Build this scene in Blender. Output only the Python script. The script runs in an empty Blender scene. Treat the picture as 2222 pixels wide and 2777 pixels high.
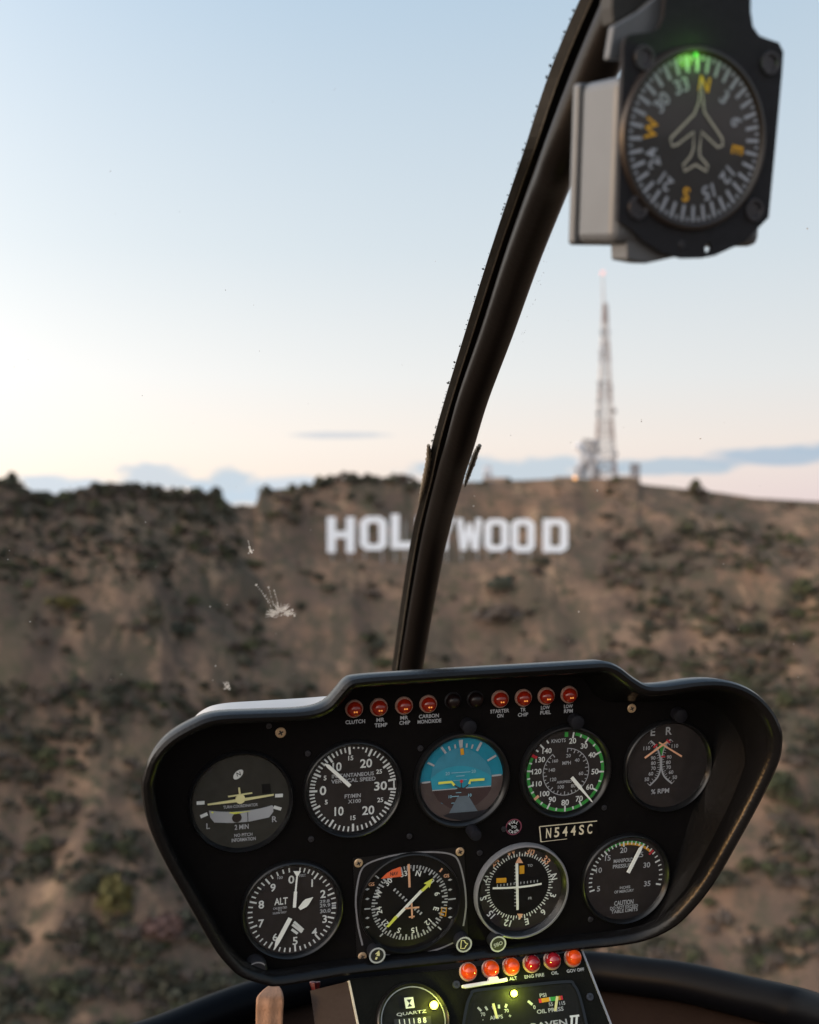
import bpy, bmesh, math, random
import numpy as np
from mathutils import Vector, Matrix, noise
from mathutils.bvhtree import BVHTree

sc = bpy.context.scene
COL = sc.collection
R = math.radians

def lin(r, g, b):
    f = lambda c: (c / 255 / 12.92) if c / 255 <= 0.04045 else ((c / 255 + 0.055) / 1.055) ** 2.4
    return (f(r), f(g), f(b))

# ------------------------------------------------------------------ camera
FPX, CX, CY = 3470.0, 1111.0, 1388.5          # focal length and centre in photograph pixels
cam = bpy.data.cameras.new('camera'); camo = bpy.data.objects.new('camera', cam); COL.objects.link(camo)
camo.location = (0, 0, 0); camo.rotation_euler = (R(90), 0, 0)
cam.sensor_fit = 'VERTICAL'; cam.sensor_height = 36; cam.lens = 36 * FPX / 2777
cam.clip_start = 0.02; cam.clip_end = 40000
cam.dof.use_dof = True; cam.dof.focus_distance = 1.05; cam.dof.aperture_fstop = 45 / 6.6
sc.camera = camo

# ------------------------------------------------------------------ sky
SUN_AZ, SUN_EL = R(-106), R(3.0)
w = bpy.data.worlds.new("World"); sc.world = w; w.use_nodes = True
nt = w.node_tree; N = nt.nodes; LK = nt.links
bg = N['Background']; bg.inputs[1].default_value = 0.1
def wn(t, **k):
    n = N.new(t)
    for a, v in k.items(): setattr(n, a, v)
    return n
def wm(op, a, b=None, c=None, clamp=False):
    n = wn('ShaderNodeMath', operation=op, use_clamp=clamp)
    for i, s in enumerate((a, b, c)):
        if s is None: continue
        if isinstance(s, (int, float)): n.inputs[i].default_value = s
        else: LK.new(s, n.inputs[i])
    return n.outputs[0]
def wmix(f, a, b):
    n = wn('ShaderNodeMix', data_type='RGBA'); n.clamp_factor = True
    for i, s in ((0, f), (6, a), (7, b)):
        if isinstance(s, (int, float)): n.inputs[i].default_value = s
        elif isinstance(s, tuple): n.inputs[i].default_value = (*s, 1)
        else: LK.new(s, n.inputs[i])
    return n.outputs[2]
sky = wn('ShaderNodeTexSky', sky_type='NISHITA', sun_disc=False, sun_elevation=SUN_EL, sun_rotation=SUN_AZ, altitude=300)
tc = wn('ShaderNodeTexCoord'); sx = wn('ShaderNodeSeparateXYZ'); LK.new(tc.outputs['Generated'], sx.inputs[0])
az = wm('ARCTAN2', sx.outputs[0], sx.outputs[1]); el = wm('ARCSINE', sx.outputs[2])
def ramp(stops, scale):
    r = wn('ShaderNodeValToRGB'); LK.new(wm('MULTIPLY', el, 1 / scale, clamp=True), r.inputs[0])
    e = r.color_ramp.elements
    while len(e) < len(stops): e.new(0.5)
    for i, (p, c) in enumerate(stops):
        e[i].position = R(p) / scale; e[i].color = (*lin(*c), 1)
    r.color_ramp.interpolation = 'LINEAR'
    return r.outputs[0]
warm = ramp([(0, (255, 236, 214)), (3.0, (254, 245, 235)), (6.0, (242, 243, 242)), (11.5, (214, 226, 234)), (22, (173, 200, 223)), (45, (142, 182, 222)), (80, (124, 166, 212))], R(90))
cool = ramp([(0, (230, 212, 214)), (3.0, (238, 228, 222)), (6.0, (227, 229, 230)), (11.5, (210, 221, 229)), (22, (186, 206, 223)), (45, (144, 182, 220)), (80, (124, 166, 212))], R(90))
side = wm('SMOOTH_MIN', wm('MULTIPLY_ADD', az, 1.5, 0.45, clamp=True), 1.0, 0.1)
grad = wmix(side, warm, cool)
veil = wn('ShaderNodeVectorMath', operation='SCALE'); LK.new(grad, veil.inputs[0]); veil.inputs['Scale'].default_value = 10.0
base = wmix(0.92, sky.outputs[0], veil.outputs[0])      # clear dusk sky behind a thin pale veil of haze
# broad afterglow round the place where the sun goes down
sd = wn('ShaderNodeVectorMath', operation='DOT_PRODUCT'); LK.new(tc.outputs['Generated'], sd.inputs[0])
sd.inputs[1].default_value = (math.sin(SUN_AZ) * math.cos(R(8)), math.cos(SUN_AZ) * math.cos(R(8)), math.sin(R(8)))
glow = wm('POWER', wm('MULTIPLY_ADD', sd.outputs['Value'], 0.5, 0.5, clamp=True), 5.0)
gl_ = wn('ShaderNodeVectorMath', operation='SCALE'); gl_.inputs[0].default_value = (44.0, 38.0, 32.5); LK.new(glow, gl_.inputs['Scale'])
gs = wn('ShaderNodeVectorMath', operation='ADD'); LK.new(base, gs.inputs[0]); LK.new(gl_.outputs[0], gs.inputs[1]); base = gs.outputs[0]
ns = wn('ShaderNodeTexNoise'); ns.inputs['Scale'].default_value = 1.0; ns.inputs['Detail'].default_value = 6
mp = wn('ShaderNodeCombineXYZ'); LK.new(wm('MULTIPLY', az, 30), mp.inputs[0]); LK.new(wm('MULTIPLY', el, 80), mp.inputs[1])
LK.new(mp.outputs[0], ns.inputs['Vector'])
nz = wm('SUBTRACT', ns.outputs['Fac'], 0.5)
col = base
def cloud(a0, e0, sa, se, c, dens, rough, col):
    a = wm('POWER', wm('ABSOLUTE', wm('MULTIPLY_ADD', az, 1 / sa, -a0 / sa)), 2.0)
    b = wm('POWER', wm('ABSOLUTE', wm('MULTIPLY_ADD', el, 1 / se, -e0 / se)), 2.0)
    m = wm('ADD', wm('SUBTRACT', wm('SUBTRACT', 1.0, a), b), wm('MULTIPLY', nz, rough))
    m = wm('MULTIPLY', wm('MULTIPLY', m, 1.6, clamp=True), dens)
    return wmix(m, col, tuple(10 * x for x in lin(*c)))
PXR = lambda x: math.atan((x - 862.5) / 2694)
PYR = lambda y: (1078 - y) / 2694
for (x, y, hw, hh, c, d, rg) in (
    (120, 1026, 110, 24, (200, 214, 227), .85, 3.0), (325, 1006, 100, 34, (198, 210, 221), .85, 3.2),
    (488, 1026, 84, 44, (194, 208, 219), .9, 3.0), (715, 917, 120, 9, (188, 198, 210), .6, 1.4),
    (620, 1034, 230, 34, (196, 212, 226), .8, 2.8),
    (1080, 994, 260, 38, (188, 204, 216), .85, 2.6), (1400, 983, 190, 20, (180, 196, 209), .9, 2.0),
    (1630, 966, 180, 22, (172, 190, 207), .9, 1.7), (1900, 950, 220, 26, (172, 190, 207), .9, 1.7),
    (2500, 970, 420, 30, (178, 192, 208), .85, 2.0), (-420, 985, 330, 40, (205, 214, 224), .8, 2.4), (-1500, 960, 700, 40, (214, 216, 220), .8, 2.6)):
    col = cloud(PXR(x), PYR(y), hw / 2694, hh / 2694, c, d, rg, col)
LK.new(col, bg.inputs[0])

# ------------------------------------------------------------------ sun (just above the horizon, off to the left)
sl = bpy.data.lights.new('sun', 'SUN'); sl.energy = 1.2; sl.angle = R(10); sl.color = (1.0, 0.50, 0.13)
so = bpy.data.objects.new('sun', sl); COL.objects.link(so)
so.rotation_euler = Vector((math.sin(SUN_AZ) * math.cos(SUN_EL), math.cos(SUN_AZ) * math.cos(SUN_EL), math.sin(SUN_EL))).to_track_quat('Z', 'Y').to_euler()

sc.view_settings.view_transform = 'Standard'; sc.view_settings.look = 'None'
sc.view_settings.exposure = 0.14; sc.view_settings.gamma = 1.0; sc.view_settings.use_curve_mapping = False
sc.render.engine = 'CYCLES'
sc.cycles.use_denoising = True
sc.cycles.max_bounces = 8; sc.cycles.transparent_max_bounces = 16
sc.cycles.caustics_reflective = False; sc.cycles.caustics_refractive = False

# ------------------------------------------------------------------ materials
def mat(name, c, rough=0.5, spec=0.5, metal=0.0, var=0.12, scale=60.0, bump=0.0, emit=None, es=0.0, coat=0.0, trans=0.0, c2=None, detail=4.0):
    m = bpy.data.materials.new(name); m.use_nodes = True
    t = m.node_tree; b = t.nodes['Principled BSDF']
    b.inputs['Roughness'].default_value = rough; b.inputs['Metallic'].default_value = metal
    b.inputs['Specular IOR Level'].default_value = spec
    b.inputs['Coat Weight'].default_value = coat; b.inputs['Coat Roughness'].default_value = 0.06
    b.inputs['Transmission Weight'].default_value = trans
    if emit: b.inputs['Emission Color'].default_value = (*emit, 1); b.inputs['Emission Strength'].default_value = es
    tcn = t.nodes.new('ShaderNodeTexCoord'); nn = t.nodes.new('ShaderNodeTexNoise')
    nn.inputs['Scale'].default_value = scale; nn.inputs['Detail'].default_value = detail
    t.links.new(tcn.outputs['Object'], nn.inputs['Vector'])
    mx = t.nodes.new('ShaderNodeMix'); mx.data_type = 'RGBA'
    c2 = c2 or tuple(min(1, x * (1 + var * 2)) for x in c)
    mx.inputs[6].default_value = (*[x * (1 - var) for x in c], 1); mx.inputs[7].default_value = (*c2, 1)
    t.links.new(nn.outputs['Fac'], mx.inputs[0]); t.links.new(mx.outputs[2], b.inputs['Base Color'])
    if bump:
        bp = t.nodes.new('ShaderNodeBump'); bp.inputs['Strength'].default_value = bump; bp.inputs['Distance'].default_value = 0.001
        n2 = t.nodes.new('ShaderNodeTexNoise'); n2.inputs['Scale'].default_value = scale * 8; n2.inputs['Detail'].default_value = 3
        t.links.new(tcn.outputs['Object'], n2.inputs['Vector'])
        t.links.new(n2.outputs['Fac'], bp.inputs['Height']); t.links.new(bp.outputs[0], b.inputs['Normal'])
    return m

def clear_mat(name, c):
    m = bpy.data.materials.new(name); m.use_nodes = True; t = m.node_tree
    t.nodes.remove(t.nodes['Principled BSDF'])
    tr = t.nodes.new('ShaderNodeBsdfTransparent'); tr.inputs[0].default_value = (*c, 1)
    t.links.new(tr.outputs[0], t.nodes['Material Output'].inputs['Surface'])
    return m

M = {}
M['panel'] = mat('panel_black_paint', (0.0042, 0.0036, 0.0036), 0.6, 0.03, scale=14, bump=0.6, var=0.3, c2=(0.0085, 0.0075, 0.0072), detail=9)
M['hood'] = mat('hood_black_vinyl', (0.0042, 0.004, 0.0042), 0.27, 0.24, scale=40, bump=0.25, var=0.3)
M['bezel'] = mat('bezel_black', (0.006, 0.006, 0.0065), 0.28, 0.35, scale=80, var=0.3)
M['dial'] = mat('dial_black', (0.021, 0.0175, 0.017), 0.5, 0.2, scale=120, var=0.25, coat=0.5)
M['dial_grey'] = mat('dial_charcoal', (0.026, 0.026, 0.022), 0.5, 0.2, scale=120, var=0.25, coat=0.5)
M['white'] = mat('print_white', (0.62, 0.64, 0.62), 0.6, 0.2, scale=300, var=0.08)
M['dimwhite'] = mat('print_grey', (0.36, 0.37, 0.385), 0.6, 0.2, scale=300)
M['pale'] = mat('needle_white', (0.74, 0.75, 0.70), 0.5, 0.3, scale=200, var=0.05)
M['green'] = mat('print_green', (0.04, 0.27, 0.05), 0.6, 0.2, scale=200)
M['red'] = mat('print_red', (0.45, 0.03, 0.04), 0.6, 0.2, scale=200)
M['orange'] = mat('print_orange', (0.72, 0.13, 0.05), 0.6, 0.2, scale=200)
M['peach'] = mat('print_peach', (0.66, 0.36, 0.22), 0.6, 0.2, scale=200)
M['amber'] = mat('print_amber', (0.55, 0.27, 0.02), 0.6, 0.2, scale=200)
M['yellow'] = mat('led_glint_yellow', (0.62, 0.64, 0.10), 0.55, 0.2, scale=200, var=0.06)
M['cream'] = mat('needle_cream', (0.62, 0.58, 0.30), 0.55, 0.2, scale=200, var=0.06)
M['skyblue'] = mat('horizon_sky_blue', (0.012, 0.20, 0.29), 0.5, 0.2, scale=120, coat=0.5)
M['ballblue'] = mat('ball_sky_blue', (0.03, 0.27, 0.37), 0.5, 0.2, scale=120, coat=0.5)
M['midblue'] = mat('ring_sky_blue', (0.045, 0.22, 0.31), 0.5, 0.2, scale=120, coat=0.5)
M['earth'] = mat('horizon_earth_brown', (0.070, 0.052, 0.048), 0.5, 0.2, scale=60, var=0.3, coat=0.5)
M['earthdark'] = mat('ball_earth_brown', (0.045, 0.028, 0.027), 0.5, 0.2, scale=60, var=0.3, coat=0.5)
M['runway'] = mat('runway_grey', (0.115, 0.145, 0.17), 0.6, 0.2, scale=160)
M['bluegrey'] = mat('print_pale_blue', (0.22, 0.42, 0.52), 0.6, 0.2, scale=200)
M['tube'] = mat('liquid_tube_white', (0.33, 0.345, 0.36), 0.35, 0.4, scale=60, coat=0.6)
M['ball'] = mat('slip_ball', (0.025, 0.02, 0.018), 0.3, 0.5, scale=60)
M['cdark'] = mat('console_dial_black', (0.011, 0.011, 0.010), 0.5, 0.1, scale=120, var=0.25)
M['brass'] = mat('screw_brass', (0.46, 0.32, 0.19), 0.45, 0.5, metal=0.35, scale=500)
M['darkscrew'] = mat('screw_dark', (0.035, 0.035, 0.04), 0.35, 0.5, metal=0.5, scale=500, var=0.4)
M['steel'] = mat('rim_grey_metal', (0.25, 0.25, 0.26), 0.35, 0.5, metal=0.3, scale=200)
M['knob'] = mat('knob_black', (0.014, 0.014, 0.017), 0.5, 0.35, scale=200)
M['postlight'] = mat('post_light_black', (0.010, 0.010, 0.013), 0.6, 0.15, scale=200)
M['lampring'] = mat('lamp_ring', (0.48, 0.30, 0.24), 0.35, 0.5, metal=0.3, scale=300)
M['redlens'] = mat('red_lens', (0.125, 0.005, 0.002), 0.15, 0.4, scale=300, var=0.8, emit=(0.9, 0.06, 0.008), es=0.022, coat=0.3)
M['orangelens'] = mat('orange_lens', (0.34, 0.026, 0.003), 0.12, 0.4, scale=220, var=0.8, emit=(1.0, 0.12, 0.006), es=0.15, coat=0.35)
M['crimsonlens'] = mat('crimson_lens', (0.20, 0.006, 0.012), 0.12, 0.5, scale=160, var=0.5, emit=(0.7, 0.01, 0.03), es=0.02, coat=0.6)
M['darklens'] = mat('unlit_lens', (0.010, 0.005, 0.005), 0.3, 0.3, scale=160)
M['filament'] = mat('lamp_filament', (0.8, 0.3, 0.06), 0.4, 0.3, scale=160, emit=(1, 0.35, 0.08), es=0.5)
M['led'] = mat('yellow_led', (0.9, 0.9, 0.1), 0.4, 0.3, scale=100, emit=(0.95, 1.0, 0.12), es=6.0)
M['whitecowl'] = mat('white_cowl', (0.41, 0.41, 0.405), 0.55, 0.3, scale=30, var=0.06, bump=0.2)
M['tubeblack'] = mat('post_black_paint', (0.005, 0.004, 0.0035), 0.36, 0.17, scale=25, var=0.25, bump=0.15)
M['strip'] = mat('strip_black', (0.006, 0.006, 0.006), 0.5, 0.2, scale=60)
M['rubber'] = mat('rubber_seal', (0.017, 0.017, 0.016), 0.55, 0.3, scale=80, var=0.4)
M['sealant'] = mat('sealant_grime', (0.03, 0.03, 0.03), 0.7, 0.2, scale=300, var=0.4)
M['bead'] = mat('sealant_bead', (0.14, 0.125, 0.10), 0.6, 0.3, scale=400, var=0.45)
M['lining'] = mat('lining_brown', (0.020, 0.0115, 0.008), 0.9, 0.03, scale=25, var=0.2, bump=0.4)
M['bow'] = mat('bow_black', (0.0016, 0.0018, 0.0026), 0.42, 0.05, scale=30)
M['greymetal'] = mat('body_grey_paint', (0.085, 0.091, 0.098), 0.38, 0.5, metal=0.2, scale=40, var=0.1)
M['plate'] = mat('compass_plate', (0.013, 0.013, 0.015), 0.6, 0.15, scale=200, bump=0.5, var=0.3)
M['cdial'] = mat('compass_dial', (0.020, 0.020, 0.021), 0.4, 0.3, scale=60, var=0.3, coat=0.5)
M['cprint'] = mat('compass_print', (0.31, 0.33, 0.37), 0.6, 0.2, scale=200)
M['camber'] = mat('compass_amber', (0.62, 0.33, 0.03), 0.6, 0.2, scale=200)
M['outline'] = mat('airplane_outline', (0.42, 0.40, 0.33), 0.6, 0.2, scale=200)
M['placard'] = mat('placard_cream', (0.60, 0.53, 0.38), 0.6, 0.2, scale=300)
M['purple'] = mat('placard_purple', (0.19, 0.05, 0.075), 0.6, 0.2, scale=300)
M['lightgrey'] = mat('guard_white', (0.66, 0.64, 0.68), 0.5, 0.3, scale=100)
M['console'] = mat('console_black', (0.0065, 0.0065, 0.005), 0.5, 0.04, scale=60, bump=0.4, var=0.3)
M['sidemetal'] = mat('console_side', (0.016, 0.011, 0.010), 0.55, 0.12, scale=25, var=0.35, bump=0.2)
M['tan'] = mat('tan_leather', (0.24, 0.130, 0.076), 0.65, 0.3, scale=70, var=0.18, bump=0.6)
M['redplastic'] = mat('red_plastic', (0.06, 0.002, 0.003), 0.4, 0.5, scale=60)
M['splat'] = mat('insect_splat', (0.62, 0.58, 0.52), 0.8, 0.2, scale=400, var=0.2)
M['speck'] = mat('dust_speck', (0.42, 0.40, 0.37), 0.8, 0.2, scale=400)
M['glass'] = clear_mat('cover_glass_clear', (0.97, 0.97, 0.97))
M['shield'] = clear_mat('windshield_clear', (0.985, 0.985, 0.985))
M['letter'] = mat('letter_white', (0.80, 0.835, 0.89), 0.6, 0.3, scale=0.4, var=0.05)
M['post'] = mat('letter_support', (0.32, 0.32, 0.32), 0.6, 0.3, scale=1)
M['towerwhite'] = mat('tower_white', (0.44, 0.44, 0.45), 0.6, 0.3, scale=1)
M['towerred'] = mat('tower_red', (0.26, 0.225, 0.225), 0.6, 0.3, scale=1)
M['towersteel'] = mat('tower_steel', (0.21, 0.215, 0.235), 0.6, 0.3, scale=1)
M['dish'] = mat('dish_grey', (0.50, 0.52, 0.56), 0.6, 0.3, scale=1)
M['hut'] = mat('hut_wall', (0.34, 0.27, 0.22), 0.8, 0.2, scale=0.5)
M['beacon'] = mat('red_beacon', (0.8, 0.2, 0.15), 0.4, 0.3, scale=1, emit=(1.0, 0.78, 0.76), es=0.6)
M['sodium'] = mat('orange_lamp', (0.8, 0.4, 0.15), 0.4, 0.3, scale=1, emit=(1.0, 0.50, 0.18), es=1.5)
for k, c, c2 in (('a', (0.056, 0.053, 0.036), (0.104, 0.094, 0.064)), ('b', (0.058, 0.064, 0.033), (0.104, 0.106, 0.056)),
                 ('c', (0.092, 0.072, 0.060), (0.150, 0.118, 0.094)), ('d', (0.044, 0.047, 0.035), (0.080, 0.080, 0.056)),
                 ('y', (0.088, 0.078, 0.028), (0.145, 0.122, 0.048)), ('r', (0.098, 0.056, 0.048), (0.145, 0.088, 0.072))):
    M['leaf_' + k] = mat('foliage_' + k, c, 0.8, 0.15, scale=1.1, c2=c2, detail=6)

# ------------------------------------------------------------------ mesh building
class MB:
    def __init__(s): s.v = []; s.f = []
    def add(s, vs, fs):
        o = len(s.v); s.v += [tuple(p) for p in vs]; s.f += [tuple(i + o for i in f) for f in fs]
    def poly(s, pts, z=0.0, th=0.0):
        n = len(pts); a = sum(pts[i][0] * pts[(i + 1) % n][1] - pts[(i + 1) % n][0] * pts[i][1] for i in range(n))
        if a < 0: pts = pts[::-1]
        if th <= 0: s.add([(p[0], p[1], z) for p in pts], [tuple(range(n))])
        else:
            s.add([(p[0], p[1], z) for p in pts] + [(p[0], p[1], z - th) for p in pts],
                  [tuple(range(n)), tuple(range(2 * n - 1, n - 1, -1))] + [(i, i + n, (i + 1) % n + n, (i + 1) % n) for i in range(n)])
    def line(s, p, q, wd, z=0.0, th=0.0, w2=None):
        p, q = Vector(p[:2]), Vector(q[:2]); d = (q - p).normalized(); e = Vector((-d.y, d.x)); w2 = wd if w2 is None else w2
        s.poly([p + e * wd / 2, p - e * wd / 2, q - e * w2 / 2, q + e * w2 / 2], z, th)
    def pline(s, pts, wd, z=0.0, closed=False):
        pts = [Vector(p[:2]) for p in pts]; n = len(pts); L = []; Rr = []
        for i in range(n):
            a = pts[i - 1] if (i or closed) else pts[i]; b = pts[(i + 1) % n] if (i < n - 1 or closed) else pts[i]
            d = (b - a).normalized(); e = Vector((-d.y, d.x)) * wd / 2
            L.append(pts[i] + e); Rr.append(pts[i] - e)
        m = n if closed else n - 1
        s.add([(p.x, p.y, z) for p in L + Rr], [(i + n, (i + 1) % n + n, (i + 1) % n, i) for i in range(m)])
    def disc(s, c, r, z=0.0, seg=32, th=0.0, ry=None):
        ry = ry or r
        s.poly([(c[0] + r * math.cos(2 * math.pi * i / seg), c[1] + ry * math.sin(2 * math.pi * i / seg)) for i in range(seg)], z, th)
    def ring(s, c, r0, r1, z=0.0, a0=0, a1=360, seg=72):
        n = max(3, int(seg * abs(a1 - a0) / 360)); full = abs(a1 - a0) >= 360; vs = []; fs = []
        for i in range(n + (0 if full else 1)):
            a = R(a0 + (a1 - a0) * i / n); x, y = math.sin(a), math.cos(a)
            vs += [(c[0] + r0 * x, c[1] + r0 * y, z), (c[0] + r1 * x, c[1] + r1 * y, z)]
        m = len(vs) // 2
        for i in range(m if full else m - 1):
            j = (i + 1) % m; fs.append((2 * i, 2 * j, 2 * j + 1, 2 * i + 1))
        s.add(vs, fs)
    def lathe(s, prof, c=(0, 0), z=0.0, seg=56, cap=False):
        n = len(prof); vs = []; fs = []
        for i in range(seg):
            a = 2 * math.pi * i / seg
            vs += [(c[0] + r * math.cos(a), c[1] + r * math.sin(a), z + h) for r, h in prof]
        for i in range(seg):
            j = (i + 1) % seg
            for k in range(n - 1): fs.append((i * n + k, j * n + k, j * n + k + 1, i * n + k + 1))
        if cap: fs.append(tuple(i * n + n - 1 for i in range(seg)))
        s.add(vs, fs)
    def box(s, c, d, mtx=None):
        vs = [Vector((c[0] + sx_ * d[0] / 2, c[1] + sy_ * d[1] / 2, c[2] + sz_ * d[2] / 2)) for sx_ in (-1, 1) for sy_ in (-1, 1) for sz_ in (-1, 1)]
        if mtx: vs = [mtx @ p for p in vs]
        s.add(vs, [(0, 1, 3, 2), (4, 6, 7, 5), (0, 4, 5, 1), (2, 3, 7, 6), (0, 2, 6, 4), (1, 5, 7, 3)])
    def bar(s, p, q, t):
        p, q = Vector(p), Vector(q); d = (q - p); L = d.length; mt = Matrix.Translation((p + q) / 2) @ d.to_track_quat('Z', 'Y').to_matrix().to_4x4()
        s.box((0, 0, 0), (t, t, L), mt)
    def tube(s, path, rad, seg=16, caps=True):
        n = len(path); path = [Vector(p) for p in path]; rad = rad if isinstance(rad, (list, tuple)) else [rad] * n
        vs = []; fs = []; up = None
        for i in range(n):
            t = (path[min(i + 1, n - 1)] - path[max(i - 1, 0)]).normalized()
            if up is None: up = t.orthogonal().normalized()
            up = (up - t * up.dot(t)).normalized(); b = t.cross(up)
            for k in range(seg):
                a = 2 * math.pi * k / seg; vs.append(path[i] + (up * math.cos(a) + b * math.sin(a)) * rad[i])
        for i in range(n - 1):
            for k in range(seg):
                l = (k + 1) % seg; fs.append((i * seg + k, i * seg + l, (i + 1) * seg + l, (i + 1) * seg + k))
        if caps: fs += [tuple(range(seg))[::-1], tuple(range((n - 1) * seg, n * seg))]
        s.add(vs, fs)
    def text(s, t, c, h, z=0.0, wd=None, rot=0.0):
        vs, fs, w0, h0 = glyphs(t)
        k = h / h0; kx = (wd / w0) if wd else k; a = R(rot); ca, sa = math.cos(a), math.sin(a)
        s.add([(c[0] + x * kx * ca - y * k * sa, c[1] + x * kx * sa + y * k * ca, z) for x, y in vs], fs)
    def mesh(s, name):
        me = bpy.data.meshes.new(name); me.from_pydata([tuple(v) for v in s.v], [], s.f); me.update(); return me

_gl = {}
def glyphs(t):
    if t not in _gl:
        cu = bpy.data.curves.new('t', 'FONT'); cu.body = t; cu.align_x = 'CENTER'; cu.resolution_u = 3; cu.offset = 0.020
        ob = bpy.data.objects.new('t', cu); COL.objects.link(ob); bpy.context.view_layer.update()
        me = bpy.data.meshes.new_from_object(ob.evaluated_get(bpy.context.evaluated_depsgraph_get()))
        vs = [(v.co.x, v.co.y) for v in me.vertices]; fs = [tuple(p.vertices) for p in me.polygons]
        x0, x1 = min(v[0] for v in vs), max(v[0] for v in vs); y0, y1 = min(v[1] for v in vs), max(v[1] for v in vs)
        vs = [(x - (x0 + x1) / 2, y - (y0 + y1) / 2) for x, y in vs]
        _gl[t] = (vs, fs, x1 - x0, y1 - y0)
        bpy.data.objects.remove(ob); bpy.data.curves.remove(cu); bpy.data.meshes.remove(me)
    return _gl[t]

def obj(name, mb, m, parent=None, smooth=False, bevel=0.0, solid=0.0):
    me = mb.mesh(name) if isinstance(mb, MB) else mb
    if m is not None and not me.materials: me.materials.append(m)
    if smooth: me.shade_smooth(); me.set_sharp_from_angle(angle=R(40))
    o = bpy.data.objects.new(name, me); COL.objects.link(o)
    if parent: o.parent = parent
    if bevel:
        b = o.modifiers.new('bevel', 'BEVEL'); b.width = bevel; b.segments = 3; b.limit_method = 'ANGLE'
    if solid:
        b = o.modifiers.new('solid', 'SOLIDIFY'); b.thickness = solid
    return o
def tag(o, label=None, cat=None, group=None, kind=None):
    for k, v in (('label', label), ('category', cat), ('group', group), ('kind', kind)):
        if v: o[k] = v
    return o
def thing(name, label, cat, mtx=None, group=None):
    o = bpy.data.objects.new(name, None); COL.objects.link(o); o.empty_display_size = 0.02
    if mtx is not None: o.matrix_world = mtx
    return tag(o, label, cat, group)
def crom(pts, n, closed=False):
    P = [Vector(p) for p in pts]; m = len(P); out = []; segs = m if closed else m - 1
    for i in range(n + (0 if closed else 1)):
        t = i * segs / n; k = min(int(t), segs - 1); f = t - k
        g = (lambda j: P[j % m]) if closed else (lambda j: P[max(0, min(m - 1, j))])
        a, b, c, d = g(k - 1), g(k), g(k + 1), g(k + 2)
        out.append(0.5 * ((2 * b) + (c - a) * f + (2 * a - 5 * b + 4 * c - d) * f * f + (3 * b - a - 3 * c + d) * f ** 3))
    return out
def ray(px, py): return Vector(((px - CX) / FPX, 1.0, -(py - CY) / FPX))

class Frame:                                   # a flat mounting plane: origin, right, up, normal
    def __init__(s, o, u, v):
        s.u = Vector(u).normalized(); v = Vector(v); s.v = (v - s.u * v.dot(s.u)).normalized(); s.n = s.u.cross(s.v); s.o = Vector(o)
    def hit(s, px, py, off=0.0):
        d = ray(px, py); t = (s.o.dot(s.n) + off) / d.dot(s.n); p = d * t - s.o
        return Vector((p.dot(s.u), p.dot(s.v)))
    def mtx(s, a=0.0, b=0.0):
        m = Matrix((s.u, s.v, s.n)).transposed().to_4x4(); m.translation = s.o + s.u * a + s.v * b; return m

# ================================================================== HILLSIDE
def interp(x, xs, ys): return float(np.interp(x, xs, ys))
RX = [-6000, -3200, -1500, -500, 0, 40, 61, 97, 134, 202, 251, 304, 364, 421, 466, 474, 487, 502, 539, 546, 560, 607, 664, 702, 803, 848, 864, 1026, 1168, 1343, 1350, 1424, 1522, 1587, 1725, 2100, 2600, 4200, 7000]
RY = [1330, 1260, 1090, 1002, 1010, 1018, 1034, 1044, 1040, 1023, 1020, 1030, 1032, 1038, 1040, 1052, 1063, 1066, 1064, 1034, 1032, 1028, 1018, 1008, 1006, 1006, 1014, 1014, 1008, 1008, 1020, 1028, 1039, 1049, 1057, 1080, 1120, 1260, 1330]
SX = [-6000, -3200, -1500, -400, 100, 480, 800, 1300, 1725, 2600, 4200, 7000]
SY = [1330, 1260, 1090, 1015, 1030, 1036, 1022, 1014, 1050, 1120, 1260, 1330]
def ridge_r(px): return interp(px, [-1500, 0, 250, 700, 860, 1100, 1350, 1725, 2600], [410, 440, 465, 535, 550, 568, 572, 590, 560])
def fbm(x, y, s, o=4): return noise.fractal(Vector((x / s, y / s, 3.7)), 1.0, 2.0, o)
def ground(azm, r):
    t = math.tan(max(-1.35, min(1.35, azm))); px = 862.5 + 2694 * t
    front = abs(azm) < R(62)
    x, y = r * math.sin(azm), r * math.cos(azm)
    valley = -172 + 7 * fbm(x, y, 140)
    if not front: return valley
    rr = ridge_r(px); zr = (1078 - interp(px, RX, RY)) / 2694 * rr
    pts_r = [150, 215, 280]; pts_z = [-172, -150, -119]
    zs = (1078 - interp(px, SX, SY)) / 2694 * rr; k = min(1, max(0, (rr - 490) / 50)); k = k * k * (3 - 2 * k)
    rm = 280 + (min(rr, 560) - 280) * 0.74; rl = k * 470 + (1 - k) * rm
    lz = -119 + (zs + 119) * 0.80
    zl = k * (-19.0) + (1 - k) * lz
    rl2 = rl + 16 * k + 2; zl2 = zl + 1.8 * k + 1
    z = interp(r, pts_r + [rl, rl2, rr, rr + 16, rr + 260, rr + 420], pts_z + [zl, zl2, zr, zr - 0.3, -150, -172])
    e = max(0.0, min(1.0, (r - 170) / 80)) * max(0.0, min(1.0, (rr - r) / 45)) * max(0.35, 1 - 0.65 * k * max(0, 1 - abs(r - 480) / 40))
    gully = abs(noise.fractal(Vector((x / 62 + .35 * fbm(x, y, 60, 2), y / 210, 1.3)), 1.0, 2.0, 3))
    z += e * (6.0 * fbm(x, y, 58) - 9.0 * (0.35 - min(.35, gully)) / .35 * max(.25, 1 - .6 * k * max(0, 1 - abs(r - 480) / 60)) + 2.0 * fbm(x + 90, y, 13, 3))
    if r > rr + 100: z += 4 * fbm(x, y, 120)
    return z
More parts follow.
